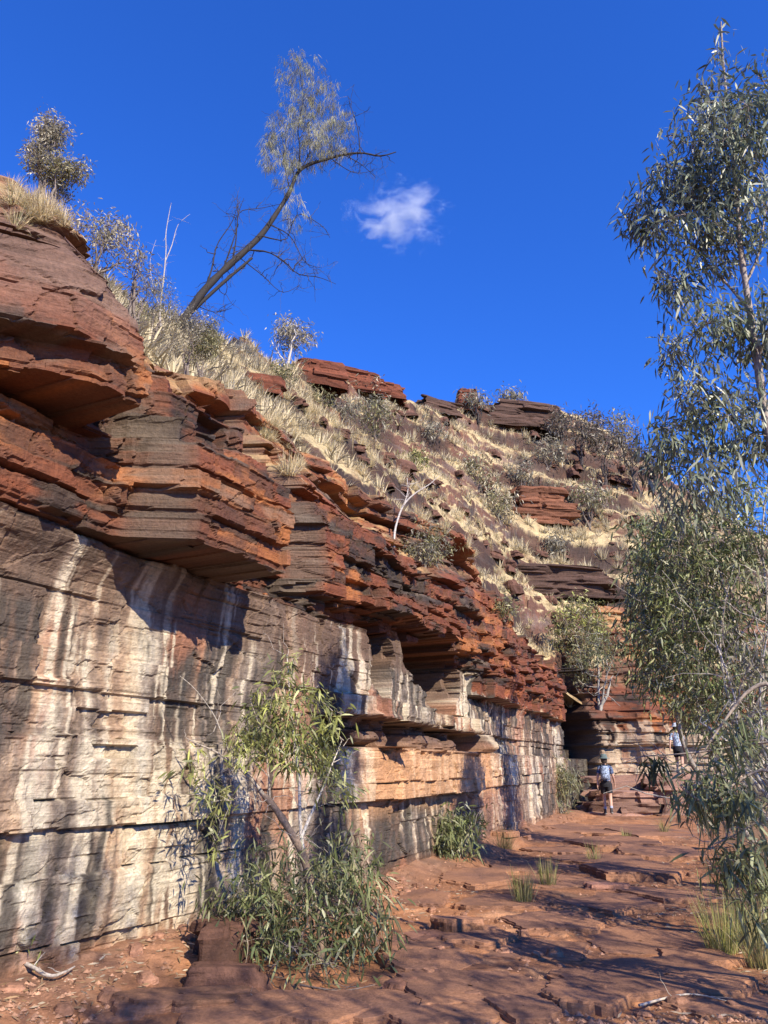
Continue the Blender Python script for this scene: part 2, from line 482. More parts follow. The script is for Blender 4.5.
    # weathering relief
    off += .03 * fbm(s * .9, z * .9, 1.3, 3, seed=41) + lerp(.016, .02, rough_) * fbm(s * 5, z * 7, .5, 4, seed=43) + .006 * fbm(s * 30, z * 40, .5, 2, seed=47)
    low = 1 - up
    off += low * (.07 * fbm(s * .55, z * .8, 7.7, 2, seed=51) - .03 * np.abs(vnoise(s * 1.9, z * 1.3, seed=53)))
    bid = (k.astype(np.int64) * 4096 + (i.astype(np.int64) + 2000))
    return q + qb + off, bid, zz, ztop, rough_, k, i, k2, i2, cave

C_RED = np.array([.165, .052, .024]); C_ORANGE = np.array([.29, .108, .038]); C_BROWN = np.array([.080, .040, .026])
C_VARN_SHADE = np.array([.027, .022, .019]); C_PURP = np.array([.13, .085, .07]); C_GREY = np.array([.155, .118, .096])
C_WHITE = np.array([.55, .49, .405]); C_TAN = np.array([.40, .25, .155]); C_BLACK = np.array([.045, .038, .034])
C_STONE = np.array([.26, .19, .15]); C_DUST = np.array([.34, .16, .085]); C_STRAW = np.array([.42, .32, .17])

def mixc(a, b, t):
    t = np.clip(t, 0, 1)[..., None]
    return a * (1 - t) + b * t

def wall_color(s, z, q, fld, far=False):
    _, bid, zz, ztop, rough_, k, i, k2, i2, cave = fld
    one = np.ones(s.shape + (3,))
    h1 = hsh(k, i + 500, 61); h2 = hsh(k2, i2 + 500, 67); h3 = hsh(k2, 71)
    n1 = fbm(s * 1.3, z * 2.2, .2, 4, seed=81); n2 = fbm(s * 4.5, z * 9, .7, 3, seed=83); n3 = fbm(s * .8, z * 9, .9, 3, seed=85)
    # red-brown upper beds
    up = mixc(one * C_RED, one * C_BROWN, sst(.35, .75, h1 * .55 + h3 * .3 + n1 * .35))
    up = mixc(up, one * C_ORANGE, sst(.05, .45, n1 + .35 * n2 + (h2 - .5) * .5 - .05))
    up = mixc(up, one * C_VARN_SHADE, sst(.0, .34, -n1 * .95 + n3 * .4 + n2 * .3 + (h1 - .5) * .35 + (h3 - .5) * .35 + (h2 - .5) * .25 - .03) * .9)
    up = mixc(up, one * C_GREY, sst(.22, .5, n3 * .7 + .5 * n2 + (h3 - .5) * .35) * .55)
    dq = np.gradient(q, axis=1) / np.maximum(np.gradient(s, axis=1), 1e-4)
    from_ = sst(.9, 1.8, dq)
    kk = np.ones(7) / 7
    from_ = np.apply_along_axis(lambda v: np.convolve(v, kk, 'same'), 1, from_)
    up = mixc(up, one * C_GREY * (.85 + .35 * n3[..., None]), from_ * .75)
    topA = (1 - sst(-6.3, -5.9, s)) * sst(4.4, 4.6, zz)
    up = mixc(up, one * np.array([.20, .115, .09]), topA * (.55 + .3 * n3))
    red2 = sst(4.5, 6, s) * (1 - sst(15, 16, s))
    up = mixc(up, one * np.array([.22, .065, .036]), red2 * sst(-.1, .4, n2 + n3 * .4) * .75)
    # streaked lower wall: mineral dribbles that break at the ledges
    w = s + .12 * vnoise(s * .6, z * 1.1, seed=91) + .09 * (hsh(k, 43) - .5) + .02 * vnoise(s * 9, z * 5, seed=92)
    st1 = fbm(w * 3.0, z * .16, 3.1, 3, seed=93, gain=.6); st2 = fbm(w * 9, z * .4, 5.1, 3, seed=95, gain=.65); st3 = fbm(w * 3.2 + 9, z * .25, 8.1, 4, seed=97, gain=.65)
    st4 = fbm(w * 15, z * .8, 2.1, 2, seed=98)
    brk = fbm(s * 2.2, z * 2.6, 4.4, 5, seed=105, gain=.6)
    grime = fbm(s * 7, z * 9, 1.4, 4, seed=107, gain=.6)
    wz = np.interp(z, [-.4, .3, .9, 1.2, 1.65, 1.75, 2.3, 2.75, 3.1, 3.3], [-.05, .0, .08, .2, .34, -.02, .04, -.02, -.12, -.14])
    wz = wz + np.interp(s, [-9, -5.2, -3.2, -1.5, 0, 5, 9, 16], [.0, .06, .02, -.1, -.1, -.06, .0, -.05])
    wz = np.where((s > -.9) & (s < 4.9) & (z > 2.05), wz + .3, wz)
    val = st1 * .8 + st2 * .55 + st4 * .25 + brk * .36 + grime * .26 + wz * .8 + (h1 - .5) * .2 - .24
    pos = [-.7, -.38, -.2, -.05, .08, .2, .34, .6]
    warm = np.array([[.06, .05, .045], [.12, .08, .062], [.20, .135, .10], [.31, .215, .155], [.39, .285, .205], [.46, .37, .28], [.48, .39, .295], [.57, .50, .405]])
    cool = np.array([[.05, .046, .045], [.085, .072, .066], [.155, .125, .11], [.235, .195, .17], [.30, .26, .23], [.42, .38, .335], [.45, .41, .355], [.55, .515, .455]])
    def pal(p_): return np.stack([np.interp(val, pos, p_[:, j_]) for j_ in range(3)], -1)
    hue = sst(-.25, .25, st3 + .5 * fbm(s * .7, z * .9, 2.2, 3, seed=99))
    lo = mixc(pal(warm), pal(cool), hue)
    lo = mixc(lo, one * np.array([.36, .155, .095]), sst(.15, .4, fbm(s * 1.4, z * 1.1, 6.2, 4, seed=101) + .3 * st2) * .55)
    blk = fbm(w * 5.4 + 31, z * .3, 7.7, 3, seed=109, gain=.6)
    lo = mixc(lo, one * C_BLACK, sst(.16, .34, blk * .9 + brk * .25 + st4 * .15 - .25 * wz + np.interp(z, [0, 1.2, 2, 3.3], [.09, .07, .03, .02])) * .88)
    wht = fbm(w * 6.5 + 71, z * .22, 1.7, 3, seed=113, gain=.6)
    lo = mixc(lo, one * C_WHITE, sst(.24, .36, wht * .9 + brk * .22 + st4 * .2 + wz * .5) * .85)
    # varnish-dark strip under the overhang, dribbled with white
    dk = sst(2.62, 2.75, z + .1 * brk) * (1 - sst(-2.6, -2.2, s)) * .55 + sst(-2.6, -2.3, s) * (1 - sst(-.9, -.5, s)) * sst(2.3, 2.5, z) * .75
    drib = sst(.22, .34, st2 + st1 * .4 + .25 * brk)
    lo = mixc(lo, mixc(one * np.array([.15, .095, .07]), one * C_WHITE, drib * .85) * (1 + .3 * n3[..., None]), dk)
    # warm bulging ledge beyond the sapling
    wm = sst(-1.2, -.4, s) * (1 - sst(5, 7, s)) * sst(.75, 1.15, z + .15 * n1) * (1 - sst(1.75, 1.9, z))
    lo = mixc(lo, one * np.array([.52, .29, .16]) * (1 + .25 * n2[..., None]), wm * .72)
    lo = mixc(lo, one * np.array([.22, .115, .085]), sst(2.2, 3, s) * (1 - sst(8, 10, s)) * (1 - sst(.9, 1.15, z)) * .55)
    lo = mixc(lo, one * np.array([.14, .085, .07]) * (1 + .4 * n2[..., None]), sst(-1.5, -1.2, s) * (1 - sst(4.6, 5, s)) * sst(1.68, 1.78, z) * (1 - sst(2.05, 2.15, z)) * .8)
    lo = mixc(lo, one * C_DUST, (1 - sst(.02, .35, z + .12 * n1)) * .55)
    lo = mixc(lo, one * np.array([.13, .085, .07]) * (1 + .4 * n2[..., None]), np.maximum(cave * .85, sst(.22, .4, -(q - np.interp(s, *QB))) * sst(2.2, 2.35, z) * (1 - sst(4.2, 4.6, s)) * sst(-1.2, -.9, s) * .85))  # brown replaces the pale streaks and paints in the shade of the hollows
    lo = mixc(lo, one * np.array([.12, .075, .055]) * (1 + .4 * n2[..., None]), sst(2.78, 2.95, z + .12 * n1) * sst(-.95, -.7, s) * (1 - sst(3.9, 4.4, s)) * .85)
    bnd = 3.27 + .1 * n1
    bnd = np.where(s > 4.6, 2.8 + .25 * st2, bnd)
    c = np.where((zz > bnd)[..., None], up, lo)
    c = mixc(c, one * C_VARN_SHADE * (1 + .5 * n2[..., None]), sst(14.6, 15.6, s + .5 * st2) * (1 - sst(24, 26, s)) * .85)  # shade of the crevice painted in as near-black rock, since the sun reaches it
    # soil and straw on the slope above
    sl = sst(.0, .35, (z - ztop) + .2 * n1) * sst(.6, 1.1, -np.gradient(q, axis=0) / np.maximum(np.gradient(z, axis=0), 1e-4) + .3 * n1)
    sl = np.apply_along_axis(lambda v: np.convolve(v, np.ones(5) / 5, 'same'), 0, sl)
    soil = mixc(one * np.array([.27, .14, .085]), one * C_STRAW, sst(-.1, .3, n1 + n2 * .5))
    c = mixc(c, soil, sl * .7)
    return np.clip(c * (.86 + .28 * h2[..., None]) * np.array([1.0, .97, .86]), 0.008, .9)

ALLV = []; ALLF = []; _nv = 0
def collide(V, F):
    """keeps a coarse copy of the land so that plants can be set down on it"""
    global _nv
    V = np.asarray(V).reshape(-1, 3); ALLV.append(V); ALLF.append(np.asarray(F) + _nv); _nv += len(V)

def grid_faces(nr, nc):
    i = np.arange(nr - 1)[:, None] * nc; j = np.arange(nc - 1)[None, :]
    return np.stack([i + j, i + j + 1, i + nc + j + 1, i + nc + j], -1).reshape(-1, 4)

def build_wall(root, segs, fld_fun, col_fun, pos_fun, maxparts, part_name, rest_name, mat):
    """meshes the field, hands every large block its own object and joins the crumbs"""
    allq = []
    for sa, za in segs:
        s, z = np.meshgrid(sa, za)
        f = fld_fun(s, z)
        q = f[0]
        c = col_fun(s, z, q, f)
        V = pos_fun(s, q, z)
        F = grid_faces(len(za), len(sa))
        sc = (s[:-1, :-1] + s[1:, 1:]) / 2; zc = (z[:-1, :-1] + z[1:, 1:]) / 2
        b = fld_fun(sc, zc)[1].ravel()
        allq.append((V.reshape(-1, 3), c.reshape(-1, 3), F, b))
        sub = (slice(None, None, 5), slice(None, None, 5))
        Vc = V[sub]
        collide(Vc, grid_faces(Vc.shape[0], Vc.shape[1]))
    # apparent size of each block
    size = {}
    for V, c, F, b in allq:
        cen = V[F[:, 0]]
        d = V[F[:, 2]] - V[F[:, 0]]; e = V[F[:, 3]] - V[F[:, 1]]
        nr = np.cross(d, e) * .5
        vw = cen - np.array(EYE)
        dist = np.linalg.norm(vw, axis=1)
        a = np.abs((nr * vw).sum(1)) / dist ** 3
        # only what the frame can see
        fw = vw[:, 1] * math.cos(PITCH) + vw[:, 2] * math.sin(PITCH)
        px = vw[:, 0] / fw; py = (vw[:, 2] * math.cos(PITCH) - vw[:, 1] * math.sin(PITCH)) / fw
        a = np.where((fw > 0) & (np.abs(px) < .54) & (np.abs(py) < .72), a, 0)
        u, inv = np.unique(b, return_inverse=True)
        t = np.bincount(inv, a)
        for bb, tt in zip(u, t): size[bb] = size.get(bb, 0) + tt
    big = sorted(size, key=lambda k_: -size[k_])[:maxparts]
    big = [b_ for b_ in big if size[b_] > 1.0e-4]
    bigset = np.array(sorted(big))
    rest = []
    pieces = {}
    for V, c, F, b in allq:
        isb = np.isin(b, bigset)
        rest.append((V, c, F[~isb]))
        order = np.argsort(b[isb], kind='stable')
        Fb = F[isb][order]; bb = b[isb][order]
        if len(bb):
            cut = np.flatnonzero(np.diff(bb)) + 1
            for ff, b0 in zip(np.split(Fb, cut), bb[np.r_[0, cut]]):
                pieces.setdefault(b0, []).append((V, c, ff))
    def pack(lst, name):
        vs_, cs_, fs_, n = [], [], [], 0
        for V, c, F in lst:
            if not len(F): continue
            u, inv = np.unique(F, return_inverse=True)
            vs_.append(V[u]); cs_.append(c[u]); fs_.append(inv.reshape(-1, 4) + n); n += len(u)
        return new_mesh(name, np.concatenate(vs_), np.concatenate(fs_), np.concatenate(cs_))
    for b0 in sorted(pieces, key=lambda k_: -size[k_]):
        obj(part_name, pack(pieces[b0], part_name), mat, root)
    r = obj(rest_name, pack(rest, rest_name), mat, root)
    r['kind'] = 'stuff'

def adaptive(s0, s1, fun):
    out = [s0]
    while out[-1] < s1: out.append(out[-1] + fun(out[-1]))
    return np.array(out)

cliff = empty('cliff', (-2.5, 8, 0)); 
cliff.matrix_world = Matrix.Identity(4); cliff.location = (0, 0, 0)
tag(cliff, kind='structure')
near_s = adaptive(-9.2, 0.0, lambda s: .0155)
far_s = adaptive(near_s[-1], 23.0, lambda s: min(.05, .0175 + .0016 * s))
near_z = np.concatenate([np.arange(-.5, 5.6, .0145), np.arange(5.6, 9.4, .03)])
far_z = np.concatenate([np.arange(-.5, 6.8, .022), np.arange(6.8, 9.4, .04)])
build_wall(cliff, [(near_s, near_z), (far_s, far_z)], wall_field, wall_color, PW, 280, 'rock_block', 'rock_face', M_CLIFF)

# ------------------------------------------------------------------ the wall across the bend
FD = np.array([.978, .208]); FN = np.array([.208, -.978]); F0 = np.array([8.5, 30.2])
def PF(s, q, z):
    return np.stack([F0[0] + s * FD[0] + q * FN[0], F0[1] + s * FD[1] + q * FN[1], z], -1)
BED_C2 = make_beds(-2, 14, .3, .8, 31); BED_F2 = make_beds(-2, 14, .06, .25, 33)
def far_field(s, z):
    zz = z + .05 * vnoise(s * .4, z * .3, seed=203)
    q = np.interp(zz, [-1, 1.4, 1.45, 2.2, 2.25, 2.9, 2.95, 3.6, 3.65, 4.3, 4.35, 5.2, 9], [.5, .45, .1, .05, .3, .25, .1, .0, -.3, -.5, -1.2, -2.0, -6.5])
    q = q + .7 * vnoise(s * .3, z * .2, seed=205) + .5 * vnoise(s * .9, z * .5, seed=206)
    q = q - .35 * np.maximum(z - 2.6, 0) * sst(-.2, .5, vnoise(s * .5, z * .8, seed=208))
    k, i, dz, ds, fr = blocks(s, zz, BED_C2, .6, 2.0, 300)
    k2, i2, dz2, ds2, fr2 = blocks(s, zz, BED_F2, .3, 1.1, 1300)
    q = q + (hsh(k, i + 500, 7) - .5) * .4 + (hsh(k2, i2 + 500, 13) - .5) * .14 + .05 * fbm(s * 3, z * 4, .5, 3, seed=207)
    q = q - np.where((dz < .025), .08, 0)
    q = q - 3.0 * (1 - sst(-.7, 0, s + .2 * vnoise(s, z * 2.0, seed=209)))
    bid = (k.astype(np.int64) * 4096 + (i.astype(np.int64) + 2000))
    one = np.ones_like(s)
    return q, bid, zz, one * 4.6, one, k, i, k2, i2, one * 0
def far_color(s, z, q, f):
    c = wall_color(s * .8 + 30, z, q, f)
    st = fbm(s * 2.6, z * .2, 3.3, 3, seed=213)
    wh = sst(.0, .2, st + np.interp(z, [0, .8, 1.4, 3.0, 3.6], [-.2, .0, .25, .2, -.6]))
    one = np.ones(s.shape + (3,))
    c = mixc(c, one * np.array([.46, .345, .235]), wh * .75)
    c = mixc(c, one * C_BROWN, (1 - sst(-.3, .9, s + .3 * st)) * .75)
    return c
far_cliff = empty('cliff_across_the_bend', (0, 0, 0)); tag(far_cliff, kind='structure')
build_wall(far_cliff, [(np.arange(-5, 26, .05), np.arange(-.5, 9.0, .04))], far_field, far_color, PF, 70, 'rock_block', 'rock_face', M_CLIFF)

# ================================================================== HILLSIDE
def wallpt(s, q, z):
    p = PW(np.array(s, float), np.array(q, float), np.array(z, float)); return p
inner = [wallpt(-12, -2.2, 6.4), wallpt(-9, -2.6, 6.9), wallpt(-5, -2.8, 7.1), wallpt(-2, -2.6, 7.1), wallpt(3, -2.8, 7.4), wallpt(10, -2.8, 7.3), wallpt(16, -2.8, 6.6),
         np.array([8.5, 31.6, 3.7]), np.array([15, 33.0, 3.5]), np.array([24, 34.9, 3.4]), np.array([40, 44, 5.5]), np.array([70, 60, 5.0])]
def crest_pt(px, py, d):
    p = at(px, py, d); return np.array(p)
crest = [crest_pt(-190, 190, 13), crest_pt(-60, 205, 14), crest_pt(60, 262, 15), crest_pt(160, 322, 17), crest_pt(268, 352, 24), crest_pt(345, 372, 36), crest_pt(420, 398, 46), crest_pt(480, 398, 56),
         crest_pt(565, 408, 66), crest_pt(640, 455, 74), crest_pt(700, 505, 84), crest_pt(800, 560, 110)]
def resample(P, n):
    P = np.array(P); t = np.linspace(0, len(P) - 1, n)
    i = np.minimum(t.astype(int), len(P) - 2); f = t - i
    def cr(p0, p1, p2, p3, f): return .5 * ((2 * p1) + (-p0 + p2) * f + (2 * p0 - 5 * p1 + 4 * p2 - p3) * f ** 2 + (-p0 + 3 * p1 - 3 * p2 + p3) * f ** 3)
    g = lambda k_: P[np.clip(k_, 0, len(P) - 1)]
    return cr(g(i - 1), g(i), g(i + 1), g(i + 2), f[:, None])
NU, NV = 760, 330
In = resample(inner, NU); Cr = resample(crest, NU)
vv = np.concatenate([np.linspace(0, 1, NV - 30), 1 + np.linspace(.02, 1.6, 30) ** 1.4])
V3 = In[None, :, :] * (1 - vv[:, None, None]) + Cr[None, :, :] * vv[:, None, None]
# behind the crest the land rounds over and falls away
over = np.maximum(vv - 1, 0)[:, None]
span = (Cr[:, 2] - In[:, 2])[None, :]
V3[:, :, 2] -= over * span * 1.0 + over ** 2 * span * .6
X, Y, Z = V3[..., 0], V3[..., 1], V3[..., 2]
body = sst(0, .05, vv)[:, None] * (1 - sst(1.0, 1.15, vv))[:, None]
amp = sst(2, 14, np.hypot(X, Y) - 9)
Zb = Z + (1.1 * fbm(X * .07, Y * .07, .3, 4, seed=301)) * body * amp * sst(0, .2, vv)[:, None] * (1 - sst(.85, 1.0, vv)[:, None] * .6)
per = 2.9
ph = (Zb + 1.1 * fbm(X * .07, Y * .07, 2.2, 4, seed=303) + .35 * fbm(X * .7, Y * .7, .2, 3, seed=304) + .3 * (hsh(np.floor(X * .9 + .3 * Y) + 500, np.floor(Y * .7) + 500) - .5)) / per
fr = ph - np.floor(ph)
lvl = np.floor(ph)
strength = .45 + .55 * sst(-.25, .35, fbm(X * .11 + lvl * 3.1, Y * .11, lvl * .77, 3, seed=305))
wlim = .78
stp = np.where(fr < wlim, fr / wlim * .34, .34 + (fr - wlim) / (1 - wlim) * .66)
Zt = Zb + (stp - fr) * per * strength * body * amp
# smaller ledges
ph2 = Zt / .62 + 1.6 * fbm(X * .2, Y * .2, .8, 4, seed=307); f2 = ph2 - np.floor(ph2)
Zt += (np.where(f2 < .6, f2 * .35, .21 + (f2 - .6) / .4 * .79) - f2) * .62 * .95 * body * amp * sst(.35, .6, fr + .2 * fbm(X * .3, Y * .3, .1, 2, seed=309))
rockn = fbm(X * .9, Y * .9, Zt * .9, 4, seed=311)
blk_ = (hsh(np.floor(X * 1.1 + .35 * Y + .5 * rockn) + 500, np.floor(Y * .9 - .3 * X + .5 * rockn) + 500) - .5) * .5 * sst(-.1, .25, fbm(X * .25, Y * .25, .5, 3, seed=315))
Zt += (.34 * rockn + blk_ + .16 * fbm(X * 2.6, Y * 2.6, Zt * 2.0, 3, seed=313)) * body * (.25 + .75 * amp)
HV = np.stack([X, Y, Zt], -1)
gu = np.gradient(HV, axis=1); gv = np.gradient(HV, axis=0)
nrm = np.cross(gu, gv); nrm /= np.linalg.norm(nrm, axis=-1)[..., None] + 1e-9
upn = np.abs(nrm[..., 2])
one = np.ones(X.shape + (3,))
n1 = fbm(X * .35, Y * .35, Zt * .35, 4, seed=321); n2 = fbm(X * 1.7, Y * 1.7, Zt * 1.7, 3, seed=323); n3 = fbm(X * .1, Y * .1, Zt * 3.0, 3, seed=325)
rock = mixc(one * np.array([.135, .068, .047]), one * np.array([.05, .037, .033]), sst(-.15, .3, n1 + n3 * .5))
rock = mixc(rock, one * np.array([.24, .10, .055]), sst(.1, .45, n2 + n3 * .3) * .6)
rock = mixc(rock, one * np.array([.22, .17, .15]), sst(.15, .45, n3 - .3 * n1) * .5)
grass = mixc(one * np.array([.28, .195, .105]), one * np.array([.46, .365, .195]), sst(-.45, .1, n2 + n1 * .4))
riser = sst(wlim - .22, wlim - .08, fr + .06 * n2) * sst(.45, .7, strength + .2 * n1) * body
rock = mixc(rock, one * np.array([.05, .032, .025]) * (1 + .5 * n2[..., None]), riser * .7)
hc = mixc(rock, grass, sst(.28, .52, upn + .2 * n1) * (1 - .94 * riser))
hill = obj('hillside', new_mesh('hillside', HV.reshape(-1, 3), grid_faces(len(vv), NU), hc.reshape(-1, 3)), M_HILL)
tag(hill, kind='structure')
Hc = HV[::3, ::3]
collide(Hc, grid_faces(Hc.shape[0], Hc.shape[1]))

# ================================================================== GORGE FLOOR
def wall_base_q(x, y):
    """signed distance in front of the cliff foot"""
    s = (x - W0[0]) * WD[0] + (y - W0[1]) * WD[1]
    q = (x - W0[0]) * WN[0] + (y - W0[1]) * WN[1]
    return q - np.interp(s, *QB), s

def path_right(y):
    return np.interp(y, [2, 6, 8, 11, 15, 20, 30], [2.6, 2.75, 3.1, 4.4, 6.0, 8.0, 12.0])

def ground_z(x, y, detail=True):
    x = np.asarray(x, float); y = np.asarray(y, float)
    q, s = wall_base_q(x, y)
    near = 1 - sst(30, 45, np.hypot(x - 4, y - 14))
    lv = 2.2 * fbm(x * .32, y * .55, .4, 3, seed=401) + 1.1 * fbm(x * 1.1, y * 1.7, .9, 2, seed=403)
    fl = np.floor(lv * 2.2); fr_ = lv * 2.2 - fl
    z = (fl + sst(.84, 1.0, fr_)) * .022
    z = z + .03 * fbm(x * .8, y * .8, 1.7, 3, seed=405)
    z = z + .16 * (1 - sst(0, .9, q + .25 * vnoise(x * 1.3, y * 1.3, seed=407)))      # rubble apron at the wall
    r = x - path_right(y) + .3 * vnoise(x * .9, y * .9, seed=409)
    z = z + .22 * sst(0, 1.2, r) + .25 * sst(1.0, 6, r)
    z = z + .03 * sst(12, 24, y)
    if detail:
        z = z + .010 * fbm(x * 7, y * 7, .3, 3, seed=411) + .004 * fbm(x * 26, y * 26, .3, 2, seed=413)
    z = z * near
    return z
gx = np.concatenate([-np.geomspace(400, 9, 16), np.arange(-8, -3.6, .2), np.arange(-3.6, 4.2, .026), np.arange(4.2, 12, .06), np.arange(12, 20, .4), np.geomspace(20.4, 500, 18)])
gy = np.concatenate([-np.geomspace(300, 4, 10), np.arange(-3, 4.6, .25), adaptive(4.6, 34, lambda y: min(.2, max(.02, y * y * .0007))), np.geomspace(34.6, 900, 24)])
GX, GY = np.meshgrid(gx, gy)
GZ = ground_z(GX, GY)
gq, gs = wall_base_q(GX, GY)
one = np.ones(GX.shape + (3,))
n1 = fbm(GX * .7, GY * .9, .3, 4, seed=421); n2 = fbm(GX * 3.2, GY * 3.2, .3, 4, seed=423); n4 = fbm(GX * 9, GY * 9, .2, 2, seed=425)
gc = mixc(one * np.array([.35, .165, .085]), one * np.array([.22, .105, .06]), sst(-.2, .3, n1 + .4 * n2))
gc = mixc(gc, one * np.array([.44, .25, .155]), sst(.08, .4, n2 + .3 * n4) * .6)
gc = mixc(gc, one * np.array([.12, .075, .06]), sst(.2, .5, fbm(GX * 1.4, GY * 2.0, 4.4, 4, seed=427)) * .6)
rr = GX - path_right(GY)
gc = mixc(gc, one * np.array([.27, .18, .11]), sst(-.1, .8, rr + .4 * n2) * .75)
gc = gc * np.array([1, .97, .86])
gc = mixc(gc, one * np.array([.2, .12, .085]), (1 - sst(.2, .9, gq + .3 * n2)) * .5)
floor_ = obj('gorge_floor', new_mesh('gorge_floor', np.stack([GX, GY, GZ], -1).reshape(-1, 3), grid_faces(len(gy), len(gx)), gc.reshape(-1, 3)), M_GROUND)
tag(floor_, kind='structure')
gsub = np.stack([GX, GY, GZ], -1)[::3, ::4]
collide(gsub, grid_faces(gsub.shape[0], gsub.shape[1]))

BVH = BVHTree.FromPolygons([tuple(v) for v in np.concatenate(ALLV)], [tuple(int(a) for a in f) for f in np.concatenate(ALLF)])
def hit(px, py):
    r = ray(px, py).normalized()
    loc, nr, i, d = BVH.ray_cast(EYE, r)
    return loc, nr, d
def gpt(px, py, z=0.0):
    r = ray(px, py); t = (z - EYE.z) / r.z
    p = EYE + r * t
    return Vector((p.x, p.y, float(ground_z(p.x, p.y))))
def drop(x, y, ztop=60.0):
    loc, nr, i, d = BVH.ray_cast(Vector((x, y, ztop)), Vector((0, 0, -1)))
    return loc

# ================================================================== PLANTS
def unit(v):
    v = np.asarray(v, float)
    return v / (np.linalg.norm(v, axis=-1, keepdims=True) + 1e-9)

def leaves(mb, base, d, length, width, colr, rng, bend=.25, fine=True):
    """long narrow leaves, each a folded, drooping blade"""
    n = len(base)
    d = unit(d)
    side = unit(np.cross(d, unit(rng.normal(size=(n, 3)))))
    L = np.broadcast_to(np.asarray(length, float), (n,))[:, None]; Wd = np.broadcast_to(np.asarray(width, float), (n,))[:, None]
    sag = np.array([0, 0, -1.0])[None, :] * bend * L
    p0 = base; p1 = base + d * L * .38 + sag * .12; p2 = base + d * L * .72 + sag * .5; p3 = base + d * L + sag
    if fine:
        V = np.stack([p0, p1 + side * Wd * .5, p1 - side * Wd * .5, p2 + side * Wd * .36, p2 - side * Wd * .36, p3], 1)
        f = np.array([[0, 1, 2], [1, 3, 4], [1, 4, 2], [3, 5, 4]])
        k = 6
    else:
        V = np.stack([p0, p1 + side * Wd * .5, p3, p1 - side * Wd * .5], 1)
        f = np.array([[0, 1, 2], [0, 2, 3]])
        k = 4
    F = (f[None] + (np.arange(n) * k)[:, None, None]).reshape(-1, 3)
    C = np.repeat(np.asarray(colr), k, axis=0) if np.ndim(colr) == 2 else np.tile(colr, (n * k, 1))
    mb.add(V.reshape(-1, 3), F, C)

def wander(p0, p1, n, amp, rng, sag=0.0):
    t = np.linspace(0, 1, n)[:, None]
    P = p0 * (1 - t) + p1 * t
    L = np.linalg.norm(p1 - p0)
    j = np.cumsum(rng.normal(size=(n, 3)), axis=0); j -= t * j[-1]
    P = P + j * amp * L / n * np.sqrt(n) * .5
    P[:, 2] += sag * L * (t[:, 0] * (1 - t[:, 0])) * 4
    return P

